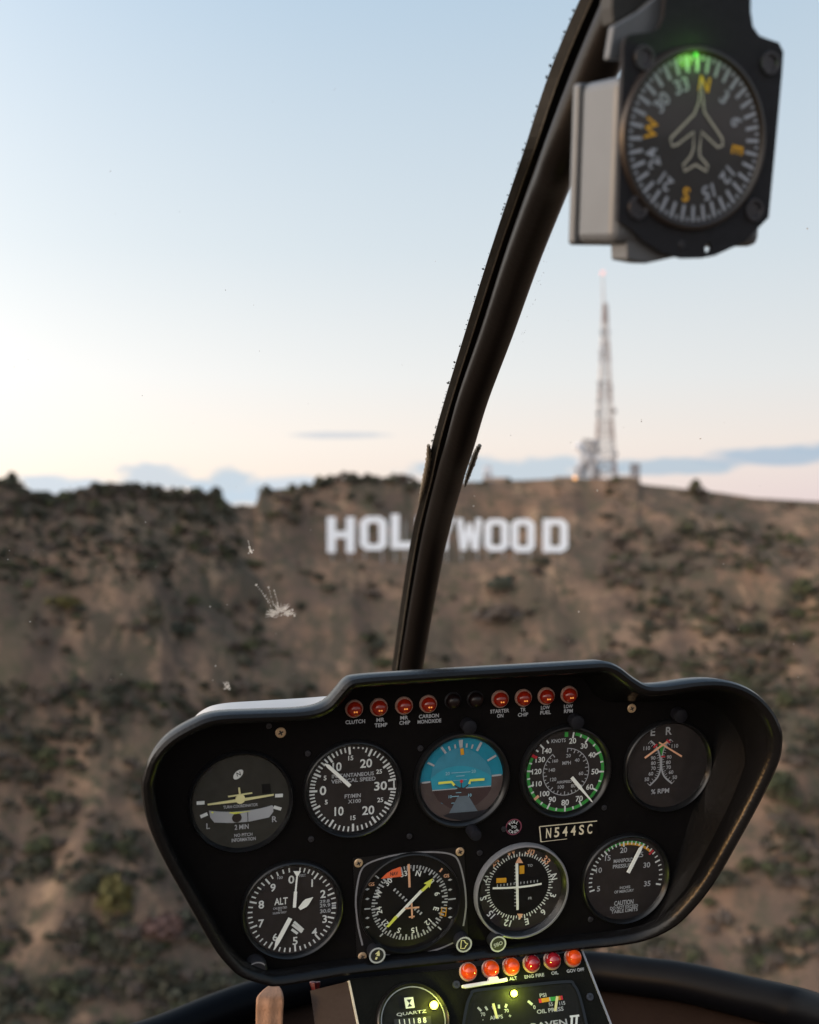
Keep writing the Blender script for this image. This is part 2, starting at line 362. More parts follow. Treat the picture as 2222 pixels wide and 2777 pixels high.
azs = list(np.concatenate([np.radians(np.arange(-180, -62, 4.0)), np.radians(np.arange(-62, -22, 0.8)), np.radians(np.arange(-22, 22, 0.085)), np.radians(np.arange(22, 62, 0.8)), np.radians(np.arange(62, 180, 4.0))]))
rs = [0.5, 60, 150, 200, 230] + list(np.arange(250, 640, 2.6)) + [650, 670, 700, 760, 840, 950, 1200, 1800, 3000, 5500, 9000, 15000]
nr = len(rs)
verts = np.empty((len(azs), nr, 3), dtype=np.float32)
for i, a in enumerate(azs):
    sa_, ca_ = math.sin(a), math.cos(a)
    for j, r in enumerate(rs): verts[i, j] = (r * sa_, r * ca_, ground(a, r))
na = len(azs); ii, jj = np.meshgrid(np.arange(na), np.arange(nr - 1), indexing='ij'); i2 = (ii + 1) % na
quads = np.stack([ii * nr + jj, ii * nr + jj + 1, i2 * nr + jj + 1, i2 * nr + jj], -1).reshape(-1, 4)
me = bpy.data.meshes.new('hillside'); nv = na * nr; nq = len(quads)
me.vertices.add(nv); me.vertices.foreach_set('co', verts.reshape(-1)); me.loops.add(nq * 4); me.loops.foreach_set('vertex_index', quads.reshape(-1).astype(np.int32))
me.polygons.add(nq); me.polygons.foreach_set('loop_start', np.arange(0, nq * 4, 4, dtype=np.int32)); me.update(); me.validate(); me.shade_smooth()
def hill_mat():
    m = bpy.data.materials.new('dry_hillside'); m.use_nodes = True; t = m.node_tree; b = t.nodes['Principled BSDF']
    b.inputs['Roughness'].default_value = 0.95; b.inputs['Specular IOR Level'].default_value = 0.05
    tcn = t.nodes.new('ShaderNodeTexCoord')
    def nz_(scale, det=5, rough=0.6):
        n = t.nodes.new('ShaderNodeTexNoise'); n.inputs['Scale'].default_value = scale; n.inputs['Detail'].default_value = det; n.inputs['Roughness'].default_value = rough
        t.links.new(tcn.outputs['Object'], n.inputs['Vector']); return n.outputs['Fac']
    def rmp(s, a, b_):
        n = t.nodes.new('ShaderNodeMapRange'); n.interpolation_type = 'SMOOTHSTEP'; n.inputs[1].default_value = a; n.inputs[2].default_value = b_; t.links.new(s, n.inputs[0]); return n.outputs[0]
    def mx(f, a, b_):
        n = t.nodes.new('ShaderNodeMix'); n.data_type = 'RGBA'
        if isinstance(f, float): n.inputs[0].default_value = f
        else: t.links.new(f, n.inputs[0])
        for i, s in ((6, a), (7, b_)):
            if isinstance(s, tuple): n.inputs[i].default_value = (*s, 1)
            else: t.links.new(s, n.inputs[i])
        return n.outputs[2]
    mpn = t.nodes.new('ShaderNodeMapping'); mpn.inputs['Scale'].default_value = (1.0, 0.34, 0.34); mpn.inputs['Rotation'].default_value = (0, 0, 0.35); t.links.new(tcn.outputs['Object'], mpn.inputs['Vector'])
    def streak(scale, det=6, rough=0.62):
        n = t.nodes.new('ShaderNodeTexNoise'); n.inputs['Scale'].default_value = scale; n.inputs['Detail'].default_value = det; n.inputs['Roughness'].default_value = rough
        t.links.new(mpn.outputs[0], n.inputs['Vector']); return n.outputs['Fac']
    c = mx(rmp(nz_(0.02), .38, .62), (0.166, 0.103, 0.069), (0.232, 0.150, 0.100))        # bare earth
    c = mx(rmp(streak(0.10), .53, .66), c, (0.315, 0.208, 0.132))                          # sandy erosion scars running downhill
    c = mx(rmp(nz_(0.03, 7, .72), .43, .58), c, (0.126, 0.087, 0.064))                     # dry brush
    c = mx(rmp(streak(0.085, 8, .72), .47, .58), c, (0.102, 0.079, 0.056))                # scrub in the gullies
    c = mx(rmp(nz_(0.15, 8, .75), .50, .61), c, (0.080, 0.070, 0.046))                     # low scrub
    t.links.new(c, b.inputs['Base Color'])
    bp = t.nodes.new('ShaderNodeBump'); bp.inputs['Strength'].default_value = 0.7; bp.inputs['Distance'].default_value = 1.2
    t.links.new(nz_(0.5, 6), bp.inputs['Height']); t.links.new(bp.outputs[0], b.inputs['Normal'])
    return m
me.materials.append(hill_mat())
tag(obj('hillside', me, None), 'dry brown hillside rising to a ridge', None, None, 'structure')

def on_hill(px, py):                            # where a line of sight at photo pixel (1725-wide scale) meets the hill
    tx = (px - 862.5) / 2694; tz = (1078 - py) / 2694; a = math.atan(tx); h = math.hypot(1, tx)
    fine = False; r = 232.0
    while r < 660:
        d = ground(a, r) - tz * r / h
        if d >= 0 and r > 233 and not fine:
            r -= 4.0; fine = True; continue
        if d >= 0:
            return Vector((r * math.sin(a), r * math.cos(a), ground(a, r)))
        r += .8 if fine else 4.0
    return None

# ---- shrubs
rng = np.random.default_rng(5); random.seed(5)
def leaf_cloud(nl, flat, size, lobes=4, seed=0):
    g = np.random.default_rng(seed); P = []
    cs = [(g.uniform(-.42, .42), g.uniform(-.42, .42), g.uniform(.15, .5) * flat, g.uniform(.38, .62)) for _ in range(lobes)]
    vs = np.empty((nl * 4, 3), np.float32)
    for i in range(nl):
        c = cs[g.integers(lobes)]; d = g.normal(size=3); d /= np.linalg.norm(d); d[2] = abs(d[2]) * 1.0 if g.random() < .8 else d[2]
        p = np.array(c[:3]) + d * c[3] * g.uniform(.6, 1.06) * np.array((1, 1, flat))
        p[2] = max(p[2], .02)
        q = g.normal(size=3); q /= np.linalg.norm(q); q2 = np.cross(q, d + .3 * g.normal(size=3)); q2 /= np.linalg.norm(q2) + 1e-6
        s1, s2 = size * g.uniform(.6, 1.4), size * g.uniform(.5, 1.1)
        vs[i * 4:i * 4 + 4] = (p - q * s1, p + q2 * s2, p + q * s1, p - q2 * s2)
    return vs
def quad_mesh(name, vs):
    n = len(vs) // 4; me = bpy.data.meshes.new(name)
    me.vertices.add(n * 4); me.vertices.foreach_set('co', np.ascontiguousarray(vs, np.float32).reshape(-1))
    me.loops.add(n * 4); me.loops.foreach_set('vertex_index', np.arange(n * 4, dtype=np.int32))
    me.polygons.add(n); me.polygons.foreach_set('loop_start', np.arange(0, n * 4, 4, dtype=np.int32)); me.update(); me.validate(); return me
leafv = [leaf_cloud(230, [.62, .75, .9, .5, .7, 1.05][k], .13, [4, 5, 3, 6, 4, 3][k], 40 + k) for k in range(6)]
smallv = [leaf_cloud(46, [.65, .8, .55, 1.0][k], .24, 3, 80 + k) for k in range(4)]
shrub_me = {}
def shrub(px, py, wpx, shape=None, tone='a', label=None, group='shrubs scattered over the hillside', tall=1.0, dz=0.0):
    p = on_hill(px, py)
    if p is None: return
    w_ = wpx / 2694 * p.y / 1.7; k = random.randrange(6) if shape is None else shape
    key = (k, tone)
    if key not in shrub_me:
        shrub_me[key] = quad_mesh('shrub', leafv[k]); shrub_me[key].materials.append(M['leaf_' + tone])
    o = bpy.data.objects.new('shrub', shrub_me[key]); COL.objects.link(o)
    o.location = p + Vector((0, 0, -.12 * w_ + dz)); o.scale = (w_ * random.uniform(.9, 1.15), w_ * random.uniform(.8, 1.1), w_ * tall * random.uniform(.85, 1.15)); o.rotation_euler = (0, 0, random.uniform(0, 6.28))
    tag(o, label, 'shrub', group)
    return o
special = [
 (1050, 1232, 104, 0, 'd', 'broad dark green shrub on bare earth below the letter W', .75),
 (1055, 1305, 92, 1, 'c', 'round grey-brown shrub below the broad green one', 1.0),
 (1142, 1192, 40, 2, 'a', 'dark shrub growing under the letter D', 1.0),
 (762, 1196, 26, 0, 'd', 'small dark green shrub below the first letter O', 1.0),
 (695, 1240, 52, 3, 'a', 'grey-green shrub on the slope below the letter H', 1.1),
 (378, 1340, 70, 1, 'd', 'dark round shrub on bare earth left of the large splat', 1.0),
 (130, 1275, 96, 4, 'y', 'wide yellow-brown shrub near the left edge of the hill', .8),
 (235, 1945, 120, 5, 'y', 'tall yellow-green shrub low on the slope beside the altimeter side of the panel', 1.2),
 (345, 1965, 105, 1, 'r', 'reddish dry shrub beside the yellow-green one', .8),
 (1690, 1260, 70, 5, 'b', 'bright green shrub at the right edge of the hill', 1.0),
 (1640, 1670, 100, 2, 'b', 'green shrub on the slope right of the panel hood', 1.0),
 (530, 1190, 60, 3, 'b', 'olive shrub left of the letter H', .8),
 (1282, 1086, 50, 3, 'd', 'low dark shrub above and right of the letter D', .6),
 (1288, 1232, 36, 0, 'a', 'small green shrub right of the bare scar', 1.0),
]
for (px, py, wd, sh, tn, lb, tl) in special: shrub(px, py, wd, sh, tn, lb, None, tl)
def dens(px, py):                               # how thick the brush grows, as the photograph shows
    d = 0.45
    if px < 520 and py < 1240: d = 1.9 - .5 * max(0, (px - 380) / 140) - .8 * max(0, (py - 1150) / 90)
    elif py < 1105: d = .25 if px > 640 else .7
    elif py < 1200 and 650 < px < 1230: d = .10
    elif py < 1330 and 560 < px < 1280: d = .18
    elif py < 1420 and px < 330: d = .35
    if px > 1270 and py < 1700: d = max(.6, 1.25 - abs((px - 1270) * .75 + 1120 - py) / 420) if py > 1110 else .5
    if py > 1440: d = max(d, .85)
    return d
cand = []
while len(cand) < 9500:
    px, py = random.uniform(-420, 2150), 1012 + 1230 * random.random() ** 1.15
    n_ = noise.fractal(Vector((px / 150, py / 85, 1.0)), 1.0, 2.0, 4)
    th = max(0.0, min(1.0, (n_ + .10 + .35 * (dens(px, py) - .6)) / .28))
    if random.random() > dens(px, py) * (.03 + 1.1 * th): continue
    cand.append((px, py, (8 + 26 * random.random() ** 2.6) * (.75 + .55 * th) * (0.9 + .65 * max(0, (py - 1100) / 1000))))
for k in range(70):                             # brush along the left spur and on the knoll, against the sky
    px = random.uniform(-60, 470); cand.append((px, interp(px, RX, RY) + random.uniform(2, 22), random.uniform(20, 40)))
for k in range(46):
    px = random.uniform(548, 868); cand.append((px, interp(px, RX, RY) + random.uniform(1, 12), random.uniform(18, 36)))
def shown(c):
    px, py, _ = c
    if not (-15 < px < 1740 and py < 2150): return False
    if 320 < px < 1630 and py > 1510: return False
    return True
cand.sort(key=lambda c: -c[2] * (1 if shown(c) else 0))
tones = 'aaabbcccdd'
TONE = {'a': 'olive', 'b': 'greenish', 'c': 'grey-brown', 'd': 'blackish green'}
def where(px, py):
    if py < 1085: return 'on the left ridge' if px < 560 else 'on the knoll above the sign' if px < 900 else 'on the ridge under the masts'
    if py < 1260: return 'on the slope left of the sign' if px < 700 else 'right of the sign' if px > 1190 else 'on bare earth just below the sign'
    if py < 1510: return 'on the slope around the large splat' if px < 840 else 'between the windshield post and the panel hood' if px < 1250 else 'on the slope right above the hood'
    return 'left of the instrument panel' if px < 862 else 'right of the instrument panel'
nb = 0; rest = []
for c in cand:
    if nb < 280 and shown(c):
        tn = random.choice(tones); wh = where(c[0], c[1])
        if shrub(c[0], c[1], c[2], None, tn, TONE[tn] + ' scrub shrub, one of many ' + wh, TONE[tn] + ' shrubs ' + wh, random.uniform(.75, 1.2)): nb += 1
    else: rest.append(c)
chunks = {t: [] for t in 'abcd'}
for c in rest:
    p = on_hill(c[0], c[1])
    if p is None: continue
    s_ = c[2] / 2694 * p.y / 1.7; a = random.uniform(0, 6.28); ca_, sa_ = math.cos(a), math.sin(a)
    v = smallv[random.randrange(4)] * np.array((s_, s_, s_ * random.uniform(.75, 1.2)), np.float32)
    v = np.stack([v[:, 0] * ca_ - v[:, 1] * sa_ + p.x, v[:, 0] * sa_ + v[:, 1] * ca_ + p.y, v[:, 2] + p.z - .1 * s_], 1)
    chunks[random.choice('aabccdd')].append(v)
allv = []; mi = []
for k, t in enumerate('abcd'):
    vv = np.concatenate(chunks[t]); allv.append(vv); mi.append(np.full(len(vv) // 4, k, np.int32))
sm = quad_mesh('scrub', np.concatenate(allv))
for t in 'abcd': sm.materials.append(M['leaf_' + t])
sm.polygons.foreach_set('material_index', np.concatenate(mi))
tag(obj('scrub', sm, None), 'small scrub covering the dry hillside', None, None, 'stuff')

# ---- the nine letters
def zpx(y, Y): return (1078 - y) / 2694 * Y
LY = 483.0
def stroke_polys(ch):
    t = .27
    if ch == 'H': return [[(0, 0), (.31, 0), (.31, .41), (.69, .41), (.69, 0), (1, 0), (1, 1), (.69, 1), (.69, .60), (.31, .60), (.31, 1), (0, 1)]]
    if ch == 'L': return [[(0, 0), (1, 0), (1, .2), (.36, .2), (.36, 1), (0, 1)]]
    if ch == 'Y': return [[(.33, 0), (.67, 0), (.67, .42), (1, 1), (.66, 1), (.5, .66), (.34, 1), (0, 1), (.33, .42)]]
    if ch == 'W': return [[(.14, 0), (.38, 0), (.5, .42), (.62, 0), (.86, 0), (1, 1), (.76, 1), (.70, .48), (.58, .86), (.42, .86), (.30, .48), (.24, 1), (0, 1)]]
    o = [(.24, 0), (.76, 0), (1, .14), (1, .86), (.76, 1), (.24, 1), (0, .86), (0, .14)]; i = [(.36, .18), (.64, .18), (.70, .24), (.70, .76), (.64, .82), (.36, .82), (.30, .76), (.30, .24)]
    if ch == 'D': o = [(0, 0), (.76, 0), (1, .14), (1, .86), (.76, 1), (0, 1), (0, .86), (0, .14)]
    return [('ringed', o, i)]
LET = [('H', 689, 747, 1088.5, 1163.5, 'white letter H at the left end of the hillside sign'),
       ('O', 758, 815, 1087.5, 1158.5, 'white letter O between the letters H and L on the hillside'),
       ('L', 823.5, 872, 1082.5, 1155.5, 'white letter L between the first O and the windshield post'),
       ('L', 877, 916, 1087.5, 1155.5, 'second white letter L, half hidden behind the windshield post'),
       ('Y', 912, 958, 1089.5, 1157.5, 'white letter Y, mostly hidden behind the windshield post'),
       ('W', 962, 1015, 1091.5, 1158.5, 'white letter W just right of the windshield post'),
       ('O', 1020, 1071, 1092.5, 1160.5, 'white letter O directly right of the letter W'),
       ('O', 1076.6, 1126, 1092.5, 1162.5, 'white letter O directly left of the letter D'),
       ('D', 1143.5, 1196, 1092.5, 1162.5, 'white letter D at the right end of the hillside sign')]
for ch, x0, x1, y0, y1, lb in LET:
    xa, xb = (x0 - 862.5) / 2694 * LY, (x1 - 862.5) / 2694 * LY; za, zb = zpx(y1, LY), zpx(y0, LY)
    T = thing('hillside_letter', lb, 'sign letter', Matrix.Translation((xa, LY, za)), 'letters of the hillside sign')
    W_, H_ = xb - xa, zb - za; mb = MB(); D_ = .45
    def P3(p, y): return (p[0] * W_, y, p[1] * H_)
    for pl in stroke_polys(ch):
        if pl[0] == 'ringed':
            n = 8
            for y, fl in ((0, False), (D_, True)):
                mb.add([P3(p, y) for p in pl[1] + pl[2]], [((i, (i + 1) % n, (i + 1) % n + n, i + n))[::(-1 if fl else 1)] for i in range(n)])
            for loop, fl in ((pl[1], 1), (pl[2], -1)):
                mb.add([P3(p, 0) for p in loop] + [P3(p, D_) for p in loop], [((i, i + n, (i + 1) % n + n, (i + 1) % n))[::fl] for i in range(n)])
        else:
            n = len(pl)
            mb.add([P3(p, 0) for p in pl] + [P3(p, D_) for p in pl], [tuple(range(n)), tuple(range(2 * n - 1, n - 1, -1))] + [(i, i + n, (i + 1) % n + n, (i + 1) % n) for i in range(n)])
    obj('letter_face', mb, M['letter'], T)
    for fx in (.18, .82):
        if ch in 'YL' and fx > .5: fx = .62
        s_ = MB(); s_.bar((fx * W_, D_ + .22, H_ * .8), (fx * W_, D_ + .22, -5), .4); obj('support_post', s_, M['post'], T)

# ---- radio masts and huts on the ridge
TY = 579.0
def tp(x, y, Y=TY): return Vector(((x - 862.5) / 2694 * Y, Y, zpx(y, Y)))
def lattice(name, label, x, ybase, ytop, wb, wt, nsec, cat='radio mast', bars=.52, mats=('towersteel', 'towerwhite')):
    b = tp(x, ybase); T = thing(name, label, cat, Matrix.Translation(b)); H = zpx(ytop, TY) - b.z; k = TY / 2694
    for s in range(nsec):
        f0, f1 = s / nsec, (s + 1) / nsec; z0, z1 = H * f0, H * f1
        h0, h1 = (wb + (wt - wb) * f0 ** .75) * k / 2, (wb + (wt - wb) * f1 ** .75) * k / 2
        c = [(-1, -1), (1, -1), (1, 1), (-1, 1)]; mb = MB(); nb_ = max(2, int((z1 - z0) / max(1.6, h0 * 1.7)))
        for i in range(4):
            p, q = c[i], c[(i + 1) % 4]
            mb.bar((p[0] * h0, p[1] * h0, z0), (p[0] * h1, p[1] * h1, z1), bars)
            for j in range(nb_):
                g0, g1 = j / nb_, (j + 1) / nb_; a0 = h0 + (h1 - h0) * g0; a1 = h0 + (h1 - h0) * g1; ya, yb = z0 + (z1 - z0) * g0, z0 + (z1 - z0) * g1
                mb.bar((p[0] * a0, p[1] * a0, ya), (q[0] * a1, q[1] * a1, yb), bars * .6)
                mb.bar((q[0] * a0, q[1] * a0, ya), (p[0] * a1, p[1] * a1, yb), bars * .6)
                mb.bar((p[0] * a1, p[1] * a1, yb), (q[0] * a1, q[1] * a1, yb), bars * .6)
        obj('mast_section', mb, M[mats[s % 2]], T)
    return T, H, k
T, H, k = lattice('radio_mast', 'tall lattice radio mast tapering to a red lamp on the ridge', 1274, 1009, 640, 46, 7, 9, mats=('towerred', 'towerwhite'))
mb = MB(); mb.tube([(-.6, 0, H), (-.9, 0, H + 8), (-1.0, 0, H + 13)], [.55, .42, .3], 8); obj('antenna', mb, M['towerwhite'], T)
mb = MB(); mb.lathe([(0.01, -1.0), (.8, -.6), (1.1, 0), (.8, .6), (.01, 1.0)], (-1.0, 0), H + 14, 12); obj('beacon_lamp', mb, M['beacon'], T, True)
random.seed(11)
for i in range(34):
    y = random.choice([random.uniform(690, 830), random.uniform(840, 1000)]); f = (1009 - y) / 369
    hw = (46 + (7 - 46) * f ** .75) * k / 2; sgn = random.choice((-1, -1, 1)); r_ = random.uniform(.5, 1.25) * (1.15 - .4 * f)
    mb = MB(); mb.lathe([(.01, .35 * r_), (.6 * r_, .2 * r_), (r_, -.2 * r_), (.9 * r_, -.3 * r_), (.01, .1 * r_)], (0, 0), 0, 12)
    o = obj('dish', mb, M[random.choice(('dish', 'towersteel', 'towersteel'))], T, True); o.location = (sgn * (hw + r_ * .5), -hw - .3, H * f); o.rotation_euler = (R(90 + random.uniform(-20, 20)), 0, R(random.uniform(-60, 60)))
T, H, k = lattice('relay_mast', 'shorter relay mast crowded with dishes left of the tall mast', 1236, 1011, 925, 48, 14, 3, mats=('towersteel', 'dish'))
for i in range(24):
    y = random.uniform(932, 1000); r_ = random.uniform(.9, 2.1)
    mb = MB(); mb.lathe([(.01, .4 * r_), (.6 * r_, .25 * r_), (r_, -.2 * r_), (.9 * r_, -.3 * r_), (.01, .1 * r_)], (0, 0), 0, 12)
    o = obj('dish', mb, M[random.choice(('dish', 'dish', 'towersteel'))], T, True); o.location = (random.uniform(-5.6, 4.6), -5.4 + random.uniform(-.5, .5), (1011 - y) * k); o.rotation_euler = (R(90 + random.uniform(-25, 25)), 0, R(random.uniform(-70, 70)))
def hut(x0, x1, y0, y1, label, Y=573.0, m='hut', roof='dish'):
    a, b = tp(x0, y1, Y), tp(x1, y0, Y); T = thing('equipment_hut', label, 'hut', Matrix.Translation(a)); w_, h_ = b.x - a.x, b.z - a.z
    mb = MB(); mb.box((w_ / 2, 2, h_ / 2 - 1.0), (w_, 4, h_ + 2.0)); obj('wall', mb, M[m], T)
    mb = MB(); mb.box((w_ / 2, 2, h_ + .15), (w_ + .6, 4.6, .3)); obj('roof', mb, M[roof], T)
    mb = MB(); mb.box((w_ * .3, -.03, h_ * .4), (1.0, .1, min(1.9, h_ * .8))); obj('door', mb, M['towersteel'], T)
hut(1170, 1206, 1004, 1013, 'low pale hut on the ridge left of the masts')
hut(1292, 1345, 1003, 1014, 'low brown building on the ridge right of the tall mast')
hut(1330, 1348, 977, 1003, 'small tall equipment hut at the right end of the ridge top', 575.0, 'towersteel')
hut(1020, 1068, 1006, 1016, 'small pale building on the ridge right of the windshield post')
T, H, k = lattice('antenna_frame', 'small blurred antenna frame on the ridge between the post and the masts', 1027, 1014, 981, 16, 12, 2, mats=('towersteel', 'dish'))
o = tp(1211, 1010.5, 562); T = thing('street_lamp', 'orange lit lamp on the ridge at the foot of the masts', 'lamp', Matrix.Translation(o))
mb = MB(); mb.bar((0, 0, -2), (0, 0, .8), .25); obj('lamp_post', mb, M['towersteel'], T)
mb = MB(); mb.lathe([(.01, -.8), (.65, -.5), (.95, 0), (.65, .5), (.01, .8)], (0, 0), .9, 12); obj('lamp_head', mb, M['sodium'], T, True)

# ================================================================== COCKPIT
# ---- windshield centre post, strips, panes, bow
KEY = [(-2600, 2800, 66, 60, .46), (-1700, 2430, 66, 60, .53), (-950, 2140, 66, 60, .60), (-420, 1912, 66, 60, .665), (-200, 1800, 66, 60, .695), (0, 1700, 66, 62, .73), (203, 1610, 62, 60, .765), (406, 1530, 58, 50, .80), (515, 1486, 56, 45, .85), (700, 1416, 50, 42, .935), (900, 1348, 46, 40, 1.03), (1078, 1284, 44, 32, 1.11),
       (1207, 1247, 43, 32, 1.17), (1301, 1219, 39, 26, 1.23), (1497, 1171, 34, 28, 1.36), (1826, 1114, 33, 20, 1.48), (2150, 1070, 32, 20, 1.56), (2480, 1035, 32, 20, 1.60)]
def dpt(px, py, Y): return ray(px, py) * Y
post_path = crom([dpt(c, y, Y) for y, c, r_, s_, Y in KEY], 90)
post_rad = [max(p.y, .5) for p in post_path]
CAB = thing('helicopter_cabin', 'front of a helicopter cabin with a black centre post between clear windshield panes', 'helicopter', Matrix.Identity(4))
mb = MB(); mb.tube(post_path, .0133, 28); obj('centre_post', mb, M['tubeblack'], CAB, True)
def strip_mesh(f0, f1, d0, d1, th):
    A = crom([dpt((c - r_ - s_) + f0 * (s_ + r_), y, Y + d0) for y, c, r_, s_, Y in KEY], 90)
    B = crom([dpt((c - r_ - s_) + f1 * (s_ + r_), y, Y + d1) for y, c, r_, s_, Y in KEY], 90)
    m_ = MB(); n = len(A); off = Vector((0, th, 0))
    vs = []
    for a, b in zip(A, B): vs += [a, b, b + off, a + off]
    fs = [(4 * i + k_, 4 * i + (k_ + 1) % 4, 4 * i + 4 + (k_ + 1) % 4, 4 * i + 4 + k_) for i in range(n - 1) for k_ in range(4)] + [(0, 3, 2, 1), (4 * n - 4, 4 * n - 3, 4 * n - 2, 4 * n - 1)]
    m_.add(vs, fs); return m_, A
smb, _ = strip_mesh(.27, 1.0, .012, .020, .006); obj('divider_strip', smb, M['strip'], CAB)
smb, SEALEDGE = strip_mesh(0.0, .25, .024, .020, .005); obj('rubber_seal', smb, M['rubber'], CAB)
smb, _ = strip_mesh(.225, .275, .0105, .0105, .004); obj('metal_edge', smb, M['bead'], CAB)
random.seed(3); mb = MB()
for i in range(90):
    j = random.uniform(27, 67); k_ = int(j); p = SEALEDGE[k_].lerp(SEALEDGE[k_ + 1], j - k_); t = (SEALEDGE[k_ + 1] - SEALEDGE[k_]).normalized()
    s_ = random.uniform(.0003, .0011) * (1.8 if random.random() < .12 else 1); e = Vector((-1, 0, .1)).normalized()
    q = p + e * s_ * 1.6 + t * random.uniform(-.5, .5) * s_
    mb.add([p - t * s_ - e * -.001, p + t * s_ - e * -.001, p + Vector((0, .002, 0)) + e * .001 * 0, q], [(0, 1, 3), (1, 2, 3), (2, 0, 3), (0, 2, 1)])
tag(obj('sealant_grit', mb, M['sealant'], CAB), None, None, None, 'stuff')
for side_, pts in ((-1, [(375 - 10, 690), (366, 760), (352, 850), (335, 930), (318, 1000), (306, 1050)]), (1, [(678, 690), (655, 735), (636, 790), (615, 850), (596, 905), (583, 960)])):
    P_ = crom([dpt(1000 + a / 2.2457, 900 + b / 2.2457, interp(900 + b / 2.2457, [900, 1207, 1301, 1400], [1.05, 1.19, 1.25, 1.32])) for a, b in pts], 46)
    rd = [.0027 * (math.sin(math.pi * min(1, .12 + i / 50)) ** .6) * (1 + .35 * math.sin(i * 1.9) * random.random()) for i in range(len(P_))]
    mb = MB(); mb.tube(P_, rd, 8); obj('sealant_bead', mb, M['bead'], CAB, True)
def pane(sgn, name):
    m_ = MB(); nu, nv_ = 24, 30; base_ = crom([p + Vector((0, .031, 0)) for p in post_path[::3]], nv_)
    for i in range(nv_ + 1):
        p = base_[i]; f = i / nv_
        q = Vector((sgn * .72, .42 + .45 * f, .46 - 1.12 * f)); c = Vector((sgn * .42, p.y + .06, p.z))
        for j in range(nu + 1):
            t = j / nu; m_.v.append(tuple(p * (1 - t) ** 2 + c * 2 * t * (1 - t) + q * t * t))
    for i in range(nv_):
        for j in range(nu):
            a = i * (nu + 1) + j; m_.f.append((a, a + 1, a + nu + 2, a + nu + 1))
    o = obj(name, m_, M['shield'], CAB, True, solid=.003); return o, BVHTree.FromPolygons([Vector(v) for v in m_.v], m_.f)
PL, BL = pane(-1, 'windshield_pane'); PR, BR = pane(1, 'windshield_pane')
bow_px = [(-330, 3160, 1.0), (-60, 2985, 1.14), (170, 2895, 1.25), (420, 2815, 1.36), (655, 2722, 1.45), (900, 2655, 1.52), (1110, 2630, 1.55), (1350, 2622, 1.53), (1600, 2632, 1.49), (1737, 2648, 1.45), (1862, 2665, 1.41), (2017, 2702, 1.35), (2134, 2730, 1.30), (2222, 2757, 1.26), (2450, 2850, 1.12), (2700, 3000, .98)]
bow = crom([dpt(*b) for b in bow_px], 90)
mb = MB(); mb.tube(bow, .0215, 20); obj('windshield_bow', mb, M['bow'], CAB, True)
m_ = MB(); nb2 = len(bow)
for i, p in enumerate(bow):
    for t in (0, .25, .5, .75, 1.0):
        m_.v.append(tuple(p + Vector((-p.x * .05 * t, -.55 * t, -.015 - .34 * t * (1 - .25 * t)))))
for i in range(nb2 - 1):
    for j in range(4): m_.f.append((i * 5 + j, i * 5 + j + 1, (i + 1) * 5 + j + 1, (i + 1) * 5 + j))
obj('nose_lining', m_, M['lining'], CAB, True, solid=.006)

# ---- marks on the glass
def on_glass(px, py):
    d = ray(px, py).normalized()
    for b in (BL, BR):
        h = b.ray_cast(Vector((0, 0, 0)), d)
        if h[0] is not None: return h[0] - d * .0006, d
    return None, d
def splat(name, label, px, py, strokes, blobs, cat='splat'):
    c, d = on_glass(px, py); e1 = d.cross(Vector((0, 0, 1))).normalized(); e2 = e1.cross(d).normalized(); k_ = c.y / FPX
    mt = Matrix((e1, e2, -d)).transposed().to_4x4(); mt.translation = c
    mb = MB()
    for (x0, y0, x1, y1, wd) in strokes: mb.line((x0 * k_, -y0 * k_), (x1 * k_, -y1 * k_), wd * k_, 0, .0003, wd * .3 * k_)
    for (x, y, r_) in blobs: mb.disc((x * k_, -y * k_), r_ * k_, .0002, 7, .0005)
    o = obj(name, mb, M['splat']); o.matrix_world = mt; return tag(o, label, cat)
random.seed(8)
st = []; bl = []
for i in range(95):
    a = random.uniform(-25, 205); r0 = random.uniform(4, 22); r1 = r0 + random.uniform(8, 26); ca_, sa_ = math.cos(R(a)), math.sin(R(a)); sy_ = .72
    st.append((r0 * ca_, 14 - r0 * sa_ * sy_, r1 * ca_, 14 - r1 * sa_ * sy_, random.uniform(.7, 2.0)))
for i in range(22): bl.append((random.uniform(-36, 38), random.uniform(4, 26), random.uniform(1.0, 2.6)))
for (x0, y0, x1, y1) in ((-66, -64, -30, -16), (-33, -57, -20, -12), (-52, -48, -26, -4), (-40, -36, -8, 2), (-18, -50, -8, -14)):
    for q_ in range(9):
        f_ = q_ / 8 + random.uniform(-.04, .04); bl.append((x0 + (x1 - x0) * f_, y0 + (y1 - y0) * f_, random.uniform(.6, 1.5)))
bl += [(-66, -64, 3.0), (-33, -57, 2.4)]
splat('insect_splat', 'large pale insect splat with spiky streaks on the left windshield pane', 762, 1650, st, bl)
st = [(-5, -26, 0, -8, 1.6), (-2, -10, 4, 6, 5)]; bl = [(2, 2, 4), (5, 6, 3), (-3, 8, 2), (9, 0, 1.5)]
splat('insect_splat', 'small pale splat with a thin tail, up and left of the large splat', 678, 1492, st, bl)
st = [(random.uniform(-9, 9), random.uniform(-9, 9), random.uniform(-14, 14), random.uniform(-14, 14), 1.4) for _ in range(14)]; bl = [(random.uniform(-8, 8), random.uniform(-9, 9), random.uniform(1.5, 3.5)) for _ in range(9)]
splat('insect_splat', 'fuzzy white splat on the glass just above the white top of the panel', 616, 1860, st, bl)
sp = MB()
pts = [(386, 1073), (612, 787), (395, 1416), (704, 952), (26, 1493), (22, 1517), (82, 1686), (570, 1645), (616, 1640), (1570, 1659), (1740, 1143), (1740, 1138), (1900, 1190), (1285, 1372), (1287, 1345), (585, 1806), (578, 1845), (908, 242), (300, 464), (2190, 620), (1548, 1200), (1620, 1330)]
